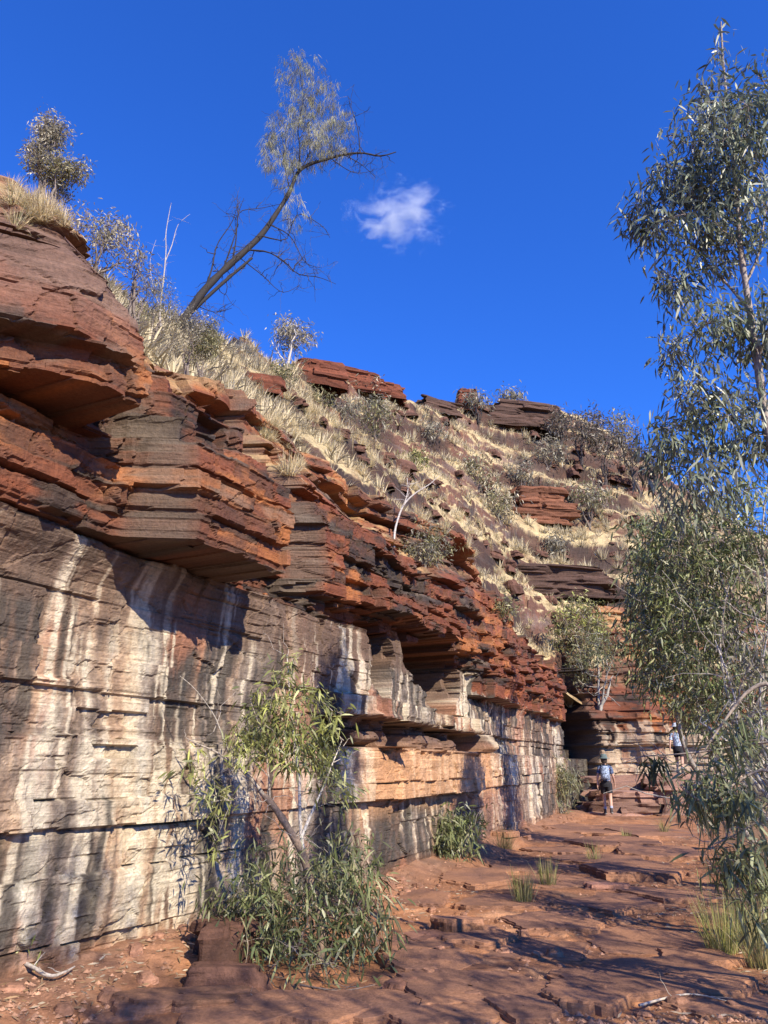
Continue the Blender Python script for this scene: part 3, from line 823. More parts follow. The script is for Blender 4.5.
class Plant:
    def __init__(self, name, loc, seed, wood=(.28, .22, .17)):
        self.loc = np.array(loc, float); self.rng = np.random.default_rng(seed)
        self.name = name; self.w = MB(); self.t = MB(); self.l = MB(); self.nodes = []; self.wood = np.array(wood)
        self.hasl = False; self.hast = False
    def stem(self, pts, r0, r1, sides=7, c=None, smooth_n=None, to='w'):
        P = np.array([np.array(p, float) for p in pts])
        if smooth_n: P = resample(P, smooth_n)
        n = len(P)
        rad = np.linspace(r0, r1, n)
        wob = 1 + .08 * self.rng.normal(size=n)
        tube(self.w if to == 'w' else self.t, P - self.loc, rad * wob, sides, self.wood if c is None else np.array(c))
        if to == 't': self.hast = True
        for p, r in zip(P, rad): self.nodes.append((p, r))
        return P
    def branches(self, n, rng_len, r, up=.4, lo=.3, c=None, droop=0.0, seg=7):
        """bare side branches off the existing stems"""
        base = [q for q in self.nodes]
        out = []
        for _ in range(n):
            p, rr = base[int(len(base) * (lo + (1 - lo) * self.rng.random())) - 1]
            d = unit(self.rng.normal(size=3) + np.array([0, 0, up]))
            L = rng_len[0] + (rng_len[1] - rng_len[0]) * self.rng.random()
            e = p + d * L
            e[2] -= droop * L
            P = wander(p, e, seg, .25, self.rng)
            tube(self.t, P - self.loc, np.linspace(min(r, rr * .8), r * .25, seg), 4, self.wood if c is None else np.array(c)); self.hast = True
            for q in P[2:]: self.nodes.append((q, r * .4))
            out.append(P)
        return out
    def crown(self, blobs, n, per, llen, lwid, cols, droop=.8, spread=.14, twig=.004, fine=True, twc=None, bend=.25, shell=.35, attach=True):
        """leafy sprays spread through blobs (centre, radii); each spray hangs on a twig from the nearest wood"""
        rng = self.rng
        vol = np.array([b[1][0] * b[1][1] * b[1][2] for b in blobs]) ** .72
        which = rng.choice(len(blobs), n, p=vol / vol.sum())
        cen = np.array([b[0] for b in blobs])[which]; rad = np.array([b[1] for b in blobs])[which]
        u = unit(rng.normal(size=(n, 3))) * (rng.random((n, 1)) ** shell)
        tip = cen + u * rad
        nodes = np.array([q[0] for q in self.nodes])
        cols = np.array(cols, float)
        allb, alld, allc = [], [], []
        for a in range(n):
            if attach:
                d2 = ((nodes - tip[a]) ** 2).sum(1) + 0.6 * np.maximum(nodes[:, 2] - tip[a][2], 0) ** 2
                j = int(np.argmin(d2))
                P = wander(nodes[j], tip[a], 5, .18, rng, sag=.06)
                r0 = min(twig * 2.2, twig * (1 + 3 * math.sqrt(d2[j])))
                tube(self.t, P - self.loc, np.linspace(r0, twig * .4, 5), 3, self.wood if twc is None else np.array(twc)); self.hast = True
                if a % 2 == 0 and a < 500: nodes = np.vstack([nodes, P[3:4]])
                ax = unit(P[-1] - P[-2])
            else:
                ax = unit(rng.normal(size=3))
            m = max(2, int(per * (.6 + .8 * rng.random())))
            b = tip[a] + rng.normal(size=(m, 3)) * spread * np.array([1, 1, .9])
            d = unit(rng.normal(size=(m, 3)) * .75 + ax * .4 + np.array([0, 0, -droop]))
            ci = cols[rng.integers(len(cols))] * (.5 + .85 * rng.random())
            allb.append(b); alld.append(d); allc.append(ci[None] * (.7 + .6 * rng.random((m, 1))))
        B = np.concatenate(allb); D = np.concatenate(alld); Cc = np.concatenate(allc)
        k = len(B)
        leaves(self.l, B - self.loc, D, llen * (.6 + .7 * rng.random(k)), lwid * (.7 + .6 * rng.random(k)), Cc, rng, bend, fine)
        self.hasl = True
    def build(self, label, cat, group=None, leaf_mat=None, crown_name='crown', rz=0):
        root = empty(self.name, self.loc)
        tag(root, label, cat, group)
        obj('trunk', self.w.mesh('trunk', True), M_BARK, root)
        if not self.hasl and self.hast:
            for v_, f_, c_ in zip(self.t.v, self.t.f, self.t.c):      # a bare plant: every branch can be picked out
                m1 = MB(); m1.add(v_, f_ - f_.min(), c_); obj('branch', m1.mesh('branch'), M_BARK, root)
        elif self.hast: tag(obj('branches', self.t.mesh('branches', False), M_BARK, root), kind='stuff')
        if self.hasl:
            o = obj(crown_name, self.l.mesh(crown_name, False), leaf_mat or M_LEAF, root)
        return root

EUC = [(.16, .175, .085), (.21, .22, .12), (.13, .145, .075), (.26, .26, .16)]
OLIVE = [(.24, .225, .09), (.29, .26, .12), (.18, .175, .075)]
YELGRN = [(.33, .35, .09), (.27, .29, .09), (.39, .37, .13)]
GREYG = [(.27, .245, .17), (.33, .295, .21), (.22, .205, .14)]
PALE = [(.42, .37, .26), (.35, .32, .215), (.48, .43, .30)]

def blob(px, py, d, rx, ry, rd=None):
    """centre and radii of a leafy mass seen round a pixel at distance d; radii in pixels, depth in metres"""
    c = np.array(at(px, py, d)); k = np.linalg.norm(c - np.array(EYE)) / FPX * .93
    return (c, np.array([rx * k, (rd if rd else rx * k), ry * k]))
def line(pts, d, dd=None):
    return [np.array(at(px, py, d + (dd[i] if dd else 0))) for i, (px, py) in enumerate(pts)]

# ------------------------------------------------------------------ leaning tree on the cliff top
loc, nr_, dist = hit(172, 334)
ld = math.hypot(loc.x, loc.y) + .1
P = Plant('leaning_tree', loc, 11, wood=(.026, .021, .019))
tr = P.stem(line([(168, 345), (182, 322), (203, 292), (226, 268), (245, 251), (262, 234), (276, 214), (289, 193), (297, 174), (308, 165), (324, 160), (342, 155), (362, 153), (380, 156), (396, 152)], ld, [0, 0, .03, .08, .12, .16, .2, .2, .2, .22, .26, .3, .3, .3, .35]), .10, .014, 8, smooth_n=46)
P.stem(line([(178, 332), (192, 312), (215, 290), (238, 270), (252, 258)], ld, [.06, .08, .1, .14, .18]), .05, .03, 6, smooth_n=14)
for q, r in (([(205, 290), (212, 268), (217, 245), (232, 222), (238, 203)], .02), ([(232, 262), (236, 240), (238, 215), (244, 198)], .016), ([(222, 272), (236, 232), (240, 212), (262, 208), (285, 203)], .014),
             ([(248, 250), (268, 252), (285, 262), (298, 274), (318, 277), (336, 284)], .018), ([(262, 236), (285, 240), (292, 225), (300, 214), (322, 226), (330, 238)], .013), ([(270, 225), (290, 236), (305, 262), (322, 268)], .012),
             ([(298, 172), (300, 150), (298, 128), (303, 100), (300, 75)], .016), ([(300, 170), (310, 150), (308, 120), (318, 90)], .013), ([(290, 190), (284, 160), (286, 130), (278, 118)], .012),
             ([(360, 153), (358, 130), (352, 110), (348, 96)], .012), ([(345, 155), (362, 165), (376, 178)], .010), ([(330, 158), (352, 172), (368, 172)], .010), ([(240, 258), (262, 275), (282, 292), (300, 285)], .010), ([(195, 305), (215, 312), (232, 308)], .010)):
    P.stem(line(q, ld, [.12 + .1 * math.sin(k_ * 1.7 + q[0][0]) for k_ in range(len(q))]), r * 1.3, .005, 5, smooth_n=14)
P.branches(190, (.2, .65), .013, up=.15, lo=.15, c=(.06, .05, .045))
P.branches(300, (.15, .5), .008, up=.1, lo=.3, c=(.09, .075, .065), droop=.25)
cb = [blob(340, 130, ld + .3, 12, 26), blob(268, 150, ld, 8, 24), blob(306, 84, ld + .1, 22, 24), blob(318, 112, ld + .2, 24, 28), blob(300, 140, ld + .1, 26, 24), blob(325, 140, ld + .3, 18, 22), blob(276, 130, ld, 8, 22), blob(284, 172, ld, 16, 22), blob(300, 70, ld, 12, 12), blob(296, 212, ld, 13, 14)]
cb = [(c_, r_ * 1.25) for c_, r_ in cb]
P.crown(cb, 470, 22, .2, .010, [(.40, .38, .25), (.31, .31, .19), (.24, .25, .15), (.19, .18, .12)], droop=2.2, spread=.05, twig=.0022, fine=False, twc=(.16, .13, .11), bend=.15)
P.crown([blob(372, 168, ld + .3, 22, 14), blob(352, 130, ld + .3, 12, 25), blob(300, 265, ld + .2, 30, 16)], 50, 9, .13, .005, [(.16, .13, .10)], droop=2, spread=.05, twig=.002, fine=False, bend=.1)
P.build('dark leaning tree with weeping pale crown on the cliff top', 'tree', leaf_mat=M_DRY)

# ------------------------------------------------------------------ bare white sapling next to it
loc2, _, _ = hit(158, 340)
wd = math.hypot(loc2.x, loc2.y)
P = Plant('bare_sapling', loc2, 12, wood=(.42, .37, .32))
P.stem(line([(166, 338), (160, 322), (161, 300), (164, 275), (166, 250), (166, 232), (171, 204)], wd), .022, .005, 6, smooth_n=20)
P.stem(line([(165, 262), (172, 245), (178, 225), (190, 214)], wd, [0, .05, .1, .1]), .012, .003, 5, smooth_n=10)
P.stem(line([(162, 312), (154, 290), (150, 262), (156, 240)], wd, [0, -.05, -.1, -.1]), .010, .003, 5, smooth_n=10)
P.branches(26, (.1, .3), .004, up=.6, lo=.3)
P.build('bare white forked sapling left of the leaning tree', 'tree')

# ------------------------------------------------------------------ shrubs and trees along the skyline and over the hillside
def skyline_xy(px, d0=5, d1=12):
    best = None
    for d_ in np.linspace(d0, d1, 60):
        p = at(px, 260, float(d_)); l = drop(p.x, p.y)
        if l is None: continue
        tn = (l.z - EYE.z) / d_
        if best is None or tn > best[0]: best = (tn, p.x, p.y)
    return (best[1], best[2])

def shrub(name, label, px, py, hpx, wpx, seed, cols, trunk=.35, wood=(.2, .16, .13), n=None, group=None, dense=1.0, leaf=None, cat='shrub', stems=4, fine=False, top_py=None, lean=0, gap=1.0, d=None, mat=None, xy=None):
    """a plant rooted where the sight line through (px, py) meets the land; hpx, wpx its size in the picture"""
    if xy is not None:
        loc = drop(float(xy[0]), float(xy[1]))
    elif d is None:
        loc, nr, dist = hit(px, py)
        if loc is None: return None
    else:
        p_ = at(px, py, d); loc = drop(p_.x, p_.y) or p_
    dist = (loc - EYE).length
    k = dist / FPX * .95
    H = hpx * k; Wd = wpx * k * .5
    P = Plant(name, loc, seed, wood=wood)
    rng = P.rng; L0 = np.array(loc)
    for i in range(stems):
        a = rng.random() * 6.28; rr = Wd * .6 * rng.random()
        e = L0 + np.array([math.cos(a) * rr + lean * H, math.sin(a) * rr, H * (trunk + .45 * rng.random())])
        P.stem(wander(L0 + np.array([0, 0, -.05]), e, 8, .16, rng), max(.012, H * .022) * (1 if i else 1.3), max(.004, H * .006), 5)
    P.branches(int(10 + stems * 4), (Wd * .3, Wd * .8), max(.004, H * .006), up=.8, lo=.4)
    bl = []
    nb = 7
    for i in range(nb):
        a = i * 2.4 + rng.random(); rr = Wd * (.15 + .55 * rng.random())
        z = H * (trunk + (1 - trunk) * (.25 + .55 * rng.random()))
        bl.append((L0 + np.array([math.cos(a) * rr + lean * H * .8, math.sin(a) * rr, z]), np.array([Wd * .42, Wd * .42, H * (1 - trunk) * .28]) * (.7 + .5 * rng.random())))
    bl.append((L0 + np.array([lean * H, 0, H * .86]), np.array([Wd * .4, Wd * .4, H * .14])))
    ll = leaf if leaf else max(.07, 5.0 * k)
    area = hpx * wpx * (1 - trunk)
    nn = n if n else int(np.clip(area / 22 * dense, 40, 330))
    P.crown(bl, nn, 11, ll, ll * .26, cols, droop=.35, spread=ll * 1.0, twig=max(.0025, .6 * k * .25), fine=fine)
    return P.build(label, cat, group, mat)

S_SKY = 'shrubs and small trees on the cliff-top skyline'
S_HILL = 'shrubs scattered over the hillside'
shrub('small_tree', 'olive-crowned small tree at the top left on the skyline', 44, 205, 62, 56, 21, PALE + OLIVE, trunk=.42, cat='tree', group=S_SKY, stems=3, xy=skyline_xy(44), leaf=.036, n=330)
shrub('small_tree', 'grey feathery tree half out of frame at the top left edge', 24, 200, 95, 44, 22, GREYG + PALE, trunk=.4, cat='tree', group=S_SKY, dense=.7, stems=3, xy=skyline_xy(24), leaf=.036, n=330)
shrub('shrub', 'rounded grey shrub on the skyline above the cliff block', 98, 248, 68, 78, 23, GREYG + PALE, trunk=.25, group=S_SKY, stems=5, lean=.1, dense=.8, xy=skyline_xy(98), leaf=.042)
shrub('bare_shrub', 'bare dark-stemmed shrub beside the rounded grey shrub', 138, 275, 86, 60, 24, GREYG, trunk=.3, group=S_SKY, stems=6, dense=.12, xy=skyline_xy(138), leaf=.042)
shrub('shrub', 'low olive shrub between the bare stems on the skyline', 160, 300, 84, 66, 25, OLIVE, trunk=.1, group=S_SKY, stems=4, xy=skyline_xy(160), leaf=.042, n=230)
shrub('shrub', 'thin grey shrub behind the trunk of the leaning tree', 196, 300, 78, 52, 26, GREYG, trunk=.3, group=S_SKY, stems=4, dense=.5, xy=skyline_xy(196), leaf=.042, n=230)
shrub('shrub', 'small upright olive shrub right of the leaning trunk', 212, 325, 66, 34, 27, OLIVE, trunk=.1, group=S_SKY, stems=3, xy=skyline_xy(212), leaf=.042, n=230)
shrub('gum_tree', 'pale-trunked gum tree alone on the skyline above the red outcrop', 293, 361, 58, 56, 28, GREYG + PALE, trunk=.42, wood=(.62, .57, .5), cat='tree', stems=3, dense=1.4, xy=skyline_xy(293, 12, 34))
shrub('shrub', 'low shrub at the foot of the pale-trunked gum', 325, 366, 22, 40, 29, GREYG, trunk=.1, group=S_HILL, stems=3)
for i, (px, py, h, w, cols, lab, tk) in enumerate([
    (375, 440, 46, 56, GREYG + OLIVE, 'broad grey-green shrub in the middle of the hillside', .1),
    (322, 412, 26, 44, OLIVE, 'olive shrub below the red skyline outcrop', .05),
    (280, 385, 22, 30, OLIVE, 'small green shrub at the left end of the red outcrop', .05),
    (345, 425, 30, 34, GREYG, 'dull grey shrub left of the broad grey-green shrub', .15),
    (478, 492, 40, 46, PALE + OLIVE, 'pale olive bush on the slope, upper of a close pair', .1),
    (500, 525, 44, 40, OLIVE + PALE, 'pale olive bush on the slope, lower of a close pair', .1),
    (418, 470, 24, 44, YELGRN + OLIVE, 'flat yellow-green shrub on the golden grass slope', .05),
    (522, 492, 34, 36, GREYG, 'grey bush right of the pale olive pair', .2),
    (430, 445, 26, 40, GREYG, 'low grey scrub between the golden grass and the dark ledges', .1),
    (548, 470, 36, 44, GREYG, 'grey spreading bush under the upper dark ledge', .2),
    (590, 528, 50, 56, OLIVE + GREYG, 'open dry bush on the bare slope above the far bend', .3),
    (622, 446, 36, 34, OLIVE + GREYG, 'round bush on the skyline at the right end of the ridge', .1),
    (512, 405, 14, 26, GREYG, 'tiny scrub patch on the ridge crest left of the dark ledge', .1),
    (365, 398, 18, 40, PALE, 'straw-pale scrub just below the skyline outcrop', .05),
    (505, 620, 24, 26, OLIVE, 'small olive plant on the red blocks of the lower cliff', .1),
    (555, 560, 26, 30, GREYG, 'grey plant on the ledges right of the orange outcrop', .1)]):
    shrub('shrub', lab, px, py, h, w, 40 + i, cols, trunk=tk, group=S_HILL, stems=4, dense=.9)
for i, (px, py, h, w) in enumerate([(560, 455, 50, 40), (582, 470, 62, 44), (606, 490, 70, 46), (640, 500, 66, 50), (596, 440, 34, 34), (625, 470, 42, 30)]):
    shrub('dry_tree', ('thin dark-trunked tree with a dull grey crown, ' + ['leftmost of the ridge-slope grove', 'second from the left in the ridge-slope grove', 'tallest of the ridge-slope grove', 'right end of the ridge-slope grove', 'upper left of the grove near the crest', 'upper right of the grove near the crest'][i]),
          px, py, h, w, 70 + i, [(.17, .145, .10), (.14, .12, .085), (.21, .17, .12)], trunk=.42, wood=(.07, .055, .05), cat='tree', group='grove of dry trees on the slope below the ridge', stems=3, dense=.7)
shrub('bare_tree', 'bare crooked tree in front of the ridge-top block', 478, 425, 40, 38, 80, GREYG, trunk=.5, wood=(.06, .05, .045), cat='tree', stems=5, dense=.1)
shrub('shrub', 'bright yellow-green bush on the ledge at the cliff end', 590, 640, 76, 66, 81, YELGRN + OLIVE, trunk=.1, stems=5, xy=PF(np.array(.5), np.array(-1.9), np.array(0.))[:2], leaf=.2)
shrub('small_tree', 'white-stemmed green tree leaning over the dark crevice', 590, 700, 76, 58, 82, EUC + OLIVE, trunk=.35, wood=(.36, .33, .28), cat='tree', stems=3, xy=PF(np.array(.4), np.array(-.7), np.array(0.))[:2], leaf=.2)
shrub('shrub', 'leafy shrub on the broken ledge behind the white sapling', 425, 568, 46, 72, 83, OLIVE + GREYG, trunk=.05, stems=5)
# white sapling on the ledge
l3, _, _ = hit(395, 548)
d3 = math.hypot(l3.x, l3.y)
P = Plant('bare_sapling', l3, 84, wood=(.55, .50, .45))
P.stem(line([(394, 548), (395, 530), (402, 508), (413, 495), (430, 484), (436, 478)], d3), .03, .006, 6, smooth_n=18)
P.stem(line([(404, 505), (408, 490), (407, 478)], d3), .014, .005, 5, smooth_n=8)
P.branches(14, (.15, .4), .006, up=.5, lo=.4)
P.build('bare pale sapling rising from the broken ledge in mid cliff', 'tree')

# ------------------------------------------------------------------ spinifex
def tuft_mesh(name, seed, n, L, wid, cols, flat=.5, curve=.35):
    rng = np.random.default_rng(seed); mb = MB()
    a = rng.random(n) * 6.28; el = np.abs(rng.normal(size=n)) * flat + .05
    d = np.stack([np.cos(a) * np.sin(el * 1.2), np.sin(a) * np.sin(el * 1.2), np.cos(np.minimum(el * 1.2, 1.45))], -1)
    base = np.stack([np.cos(a) * .12 * L * rng.random(n) * 2, np.sin(a) * .12 * L * rng.random(n) * 2, np.full(n, -.03)], -1)
    cols = np.array(cols)[rng.integers(len(cols), size=n)] * (.7 + .6 * rng.random((n, 1)))
    ln = L * (.55 + .6 * rng.random(n))
    side = unit(np.cross(d, np.array([0, 0, 1.0]) + rng.normal(size=(n, 3)) * .3)) * wid * .5
    m = base + d * ln[:, None] * .55
    t = base + d * ln[:, None]; t[:, 2] -= ln * curve * np.sin(el); m[:, 2] -= ln * curve * .2 * np.sin(el)
    V = np.stack([base + side, base - side, m + side * .8, m - side * .8, t], 1)
    f = np.array([[0, 1, 3], [0, 3, 2], [2, 3, 4]])
    F = (f[None] + (np.arange(n) * 5)[:, None, None]).reshape(-1, 3)
    mb.add(V.reshape(-1, 3), F, np.repeat(cols, 5, axis=0))
    return mb.mesh(name)
STRAWC = [(.74, .60, .35), (.64, .51, .28), (.80, .69, .46), (.52, .44, .25)]
near_tufts = [tuft_mesh('spinifex_blades', 300 + i, 190, .36, .007, STRAWC + ([(.42, .40, .22)] if i % 2 else []), flat=.62, curve=.6) for i in range(5)]
far_tufts = [tuft_mesh('spinifex_blades', 320 + i, 46, .6, .034, [(.60, .51, .32), (.52, .44, .27), (.44, .38, .24), (.68, .59, .40)], flat=.6) for i in range(4)]
for m_ in near_tufts + far_tufts: m_.materials.append(M_DRY)
def inpoly(x, y, poly):
    c = False; j = len(poly) - 1
    for i in range(len(poly)):
        if (poly[i][1] > y) != (poly[j][1] > y) and x < (poly[j][0] - poly[i][0]) * (y - poly[i][1]) / (poly[j][1] - poly[i][1]) + poly[i][0]: c = not c
        j = i
    return c
def scatter_tufts(poly, n, size, seed, label, group, meshes, minz=.3):
    rng = random.Random(seed); k = 0; tries = 0
    xs = [p[0] for p in poly]; ys = [p[1] for p in poly]
    while k < n and tries < n * 12:
        tries += 1
        x = rng.uniform(min(xs), max(xs)); y = rng.uniform(min(ys), max(ys))
        if not inpoly(x, y, poly): continue
        loc, nr, d = hit(x, y)
        if loc is None or abs(nr.z) < minz: continue
        me = meshes[rng.randrange(len(meshes))]
        o = obj('spinifex_tuft', me)
        o.location = loc
        o.rotation_euler = (rng.uniform(-.15, .15), rng.uniform(-.15, .15), rng.uniform(0, 6.28))
        s_ = rng.uniform(*size); o.scale = (s_, s_, s_ * rng.uniform(.8, 1.15))
        tag(o, label, 'grass tuft', group)
        k += 1
scatter_tufts([(150, 335), (195, 325), (235, 345), (262, 395), (305, 440), (300, 480), (282, 472), (250, 420), (220, 375), (180, 350)], 40, (.6, 1.1), 1, 'golden spinifex tuft on the steep bank right above the overhang', 'spinifex on the bank above the overhang', near_tufts, .25)
scatter_tufts([(240, 345), (290, 378), (345, 425), (420, 468), (455, 500), (530, 565), (510, 590), (440, 535), (380, 490), (330, 452), (280, 405)], 84, (.7, 1.5), 2, 'golden spinifex tuft on the long grassy bench above the broken ledge', 'spinifex on the bench above the broken ledge', near_tufts, .25)
scatter_tufts([(10, 185), (60, 205), (110, 240), (150, 290), (110, 262), (60, 240), (10, 232)], 12, (.4, .65), 3, 'straw-coloured spinifex tuft on top of the upper left cliff block', 'spinifex on top of the left cliff block', near_tufts, .2)
scatter_tufts([(300, 366), (400, 402), (560, 412), (640, 462), (640, 560), (560, 600), (520, 560), (440, 478), (330, 412)], 150, (.7, 1.5), 4, 'pale spinifex hummock dotted over the far hillside', 'spinifex hummocks on the far hillside', far_tufts, .3)
scatter_tufts([(500, 585), (560, 625), (600, 690), (560, 650), (500, 610)], 10, (.6, 1.1), 5, 'greyish spinifex tuft among the red blocks at the cliff end', 'spinifex among the red blocks', near_tufts, .25)
# the countless small hummocks in between
rng_ = np.random.default_rng(77)
mbh = MB(); proto_v = np.empty(len(far_tufts[0].vertices) * 3); far_tufts[0].vertices.foreach_get('co', proto_v); proto_v = proto_v.reshape(-1, 3)
proto_f = np.array([p.vertices[:] for p in far_tufts[0].polygons]); pc = np.empty(len(proto_v) * 4); far_tufts[0].color_attributes['Col'].data.foreach_get('color', pc); pc = pc.reshape(-1, 4)[:, :3]
cand = np.flatnonzero((upn.ravel() > .55) & (np.repeat(vv, NU) < 1.05) & (np.repeat(vv, NU) > .02))
pick = rng_.choice(cand, 7000)
HVf = HV.reshape(-1, 3)
for j in pick:
    p = HVf[j]
    if p[1] < 6 or abs(p[0]) > p[1]: continue
    a = rng_.random() * 6.28; s_ = .35 + .75 * rng_.random(); ca, sa_ = math.cos(a) * s_, math.sin(a) * s_
    v = proto_v[:60] * 1.0
    v = np.stack([v[:, 0] * ca - v[:, 1] * sa_, v[:, 0] * sa_ + v[:, 1] * ca, v[:, 2] * s_ * .9], -1) + p
    mbh.add(v, proto_f[:36], pc[:60] * (.75 + .5 * rng_.random()))
o = obj('hillside_grass', mbh.mesh('hillside_grass'), M_DRY)
tag(o, 'sparse pale dry grass covering the hillside between the rocks', 'grass', kind='stuff')

# ================================================================== FOREGROUND PLANTS
# sapling and leafy bush in front of the wall
g = gpt(318, 962)
fd = math.hypot(g.x, g.y)
P = Plant('leafy_sapling', g, 101, wood=(.21, .15, .11))
P.stem([np.array(g) + np.array([0, 0, -.05])] + line([(322, 930), (312, 890), (303, 855), (288, 828), (275, 808), (264, 795)], fd, [0, .02, .04, .06, .08, .1]), .042, .026, 8, smooth_n=24)
P.stem(line([(264, 795), (250, 778), (234, 764), (216, 752), (198, 744), (186, 738)], fd + .1, [0, .02, .05, .08, .1, .12]), .018, .004, 6, smooth_n=18, c=(.32, .27, .22))
P.stem(line([(303, 853), (300, 820), (299, 780), (294, 740), (290, 700), (287, 655)], fd + .05, [0, .03, .06, .1, .1, .1]), .020, .004, 6, smooth_n=20, c=(.58, .53, .46))
P.stem(line([(301, 838), (312, 812), (322, 790), (334, 760), (342, 740)], fd + .05, [0, .03, .08, .12, .15]), .016, .004, 6, smooth_n=16, c=(.58, .53, .46))
P.stem(line([(236, 766), (224, 740), (214, 715), (196, 690), (180, 676)], fd + .12, [0, -.03, -.06, -.1, -.1]), .008, .002, 5, smooth_n=12, c=(.4, .36, .3))
P.stem(line([(270, 802), (268, 770), (262, 735), (250, 700)], fd + .1, [0, -.05, -.1, -.1]), .010, .003, 5, smooth_n=12, c=(.4, .34, .27))
P.branches(46, (.12, .4), .004, up=.5, lo=.4, c=(.42, .37, .31))
up_b = [blob(285, 690, fd, 32, 24), blob(312, 715, fd + .1, 34, 30), blob(262, 715, fd, 30, 26), blob(288, 740, fd + .1, 42, 26), blob(246, 745, fd, 24, 18), blob(322, 755, fd + .15, 24, 24), blob(288, 662, fd, 9, 18), blob(216, 812, fd, 13, 34), blob(195, 766, fd, 12, 14), blob(338, 790, fd + .1, 18, 26)]
P.crown(up_b, 215, 11, .105, .017, YELGRN[:2] + [(.25, .27, .09), (.32, .32, .13), (.18, .2, .075)], droop=.55, spread=.06, twig=.0022, twc=(.35, .3, .24))
low_b = [blob(300, 885, fd, 66, 44), blob(345, 905, fd - .1, 46, 50), blob(262, 905, fd, 40, 44), blob(310, 945, fd - .1, 76, 34), blob(232, 905, fd + .1, 26, 26), blob(365, 930, fd - .1, 28, 34), blob(345, 860, fd, 30, 28)]
P.crown(low_b, 320, 11, .11, .016, [(.13, .16, .06), (.18, .20, .08), (.24, .25, .11), (.09, .11, .045), (.30, .29, .16)], droop=.6, spread=.095, twig=.0025, twc=(.26, .21, .16))
P.build('leaning sapling with drooping narrow leaves before the streaked wall', 'sapling')

def low_bush(name, label, px, py, w, h, seed, cols, n, d=None, llen=.1, wood=(.3, .26, .2), group=None, lw=.16, droop=.6):
    g = gpt(px, py); dd = math.hypot(g.x, g.y)
    P = Plant(name, g, seed, wood=wood); rng = P.rng
    for i in range(9):
        e = np.array(at(px + rng.uniform(-.42, .42) * w, py - h * rng.uniform(.45, .9), dd + rng.uniform(-.25, .25)))
        P.stem(wander(np.array(g) + rng.normal(size=3) * np.array([.06, .06, 0]), e, 8, .15, rng), .012, .003, 5)
    bl = [blob(px + rng.uniform(-.33, .33) * w, py - h * rng.uniform(.3, .85), dd + rng.uniform(-.2, .2), w * .2, h * .2) for _ in range(9)]
    P.crown(bl, n, 10, llen, llen * lw, cols, droop=droop, spread=llen * .7, twig=.003)
    return P.build(label, 'bush', group)
low_bush('bush', 'leafy green bush at the foot of the warm bulging ledge', 455, 866, 66, 62, 111, [(.17, .2, .07), (.22, .24, .1), (.28, .28, .14), (.13, .15, .07)], 130, llen=.15)
low_bush('bush', 'dense olive bush against the wall left of the walker', 562, 820, 44, 62, 112, OLIVE + EUC, 170, llen=.2, lw=.1)
low_bush('bush', 'low dark bush tucked under the wall by the crevice', 596, 788, 34, 40, 113, [(.10, .13, .05), (.14, .16, .06)], 70, llen=.22)
low_bush('bush', 'small yellow-green bush at the bottom left edge by the wall', 14, 985, 46, 90, 114, YELGRN, 60, llen=.11)

# tall slender gum at the right edge
g = drop(2.95, 4.75)
P = Plant('slender_gum', g, 121, wood=(.30, .25, .21))
P.stem([np.array(g)] + [np.array(at(803, 700, 5.5)), np.array(at(792, 560, 5.5))] + line([(772, 450), (762, 395), (756, 350), (748, 300), (741, 250), (737, 200), (732, 150), (727, 100), (723, 60), (721, 22)], 5.5, [0, .02, .03, .05, .05, .06, .08, .1, .1, .1]), .042, .006, 8, smooth_n=50)
for q, r in (([(757, 360), (772, 320), (785, 280), (800, 240)], .016), ([(750, 310), (728, 285), (705, 262), (685, 240), (660, 225)], .012), ([(746, 285), (760, 250), (765, 215), (775, 170)], .012), ([(738, 225), (715, 195), (695, 180), (670, 175)], .011), ([(736, 190), (750, 150), (758, 120)], .009),
             ([(755, 345), (735, 325), (712, 322), (690, 335), (668, 345)], .011), ([(765, 410), (735, 395), (700, 400), (672, 430), (655, 450)], .013), ([(770, 450), (740, 440), (705, 455), (680, 480)], .012), ([(732, 150), (715, 130), (700, 110)], .008)):
    P.stem(line(q, 5.5, [.05 + .12 * k_ * (1 if q[0][1] % 20 else -1) for k_ in range(len(q))]), r, .003, 5, smooth_n=14)
gb = [blob(700, 160, 5.5, 42, 44, .5), blob(670, 200, 5.6, 36, 34, .4), blob(735, 150, 5.5, 36, 44, .5), blob(722, 100, 5.5, 24, 30, .3), blob(722, 48, 5.5, 8, 28, .1), blob(640, 222, 5.6, 16, 26, .2), blob(690, 245, 5.5, 40, 34, .4), blob(745, 220, 5.6, 34, 46, .5), blob(760, 110, 5.6, 20, 50, .4),
      blob(672, 290, 5.5, 22, 26, .25), blob(712, 330, 5.4, 34, 26, .35), blob(676, 350, 5.5, 14, 18, .2), blob(750, 330, 5.6, 24, 40, .4), blob(700, 395, 5.4, 34, 26, .35), blob(672, 440, 5.4, 26, 30, .3), blob(730, 430, 5.5, 36, 34, .4), blob(655, 470, 5.5, 14, 20, .2), blob(700, 490, 5.4, 40, 30, .4), blob(765, 420, 5.6, 18, 50, .3)]
P.crown(gb, 880, 12, .096, .017, [(.16, .19, .115), (.22, .25, .16), (.12, .15, .09), (.32, .34, .24)], droop=1.0, spread=.06, twig=.0022, twc=(.25, .2, .17))
P.build('tall slender gum with dark hanging leaves at the right edge', 'tree')

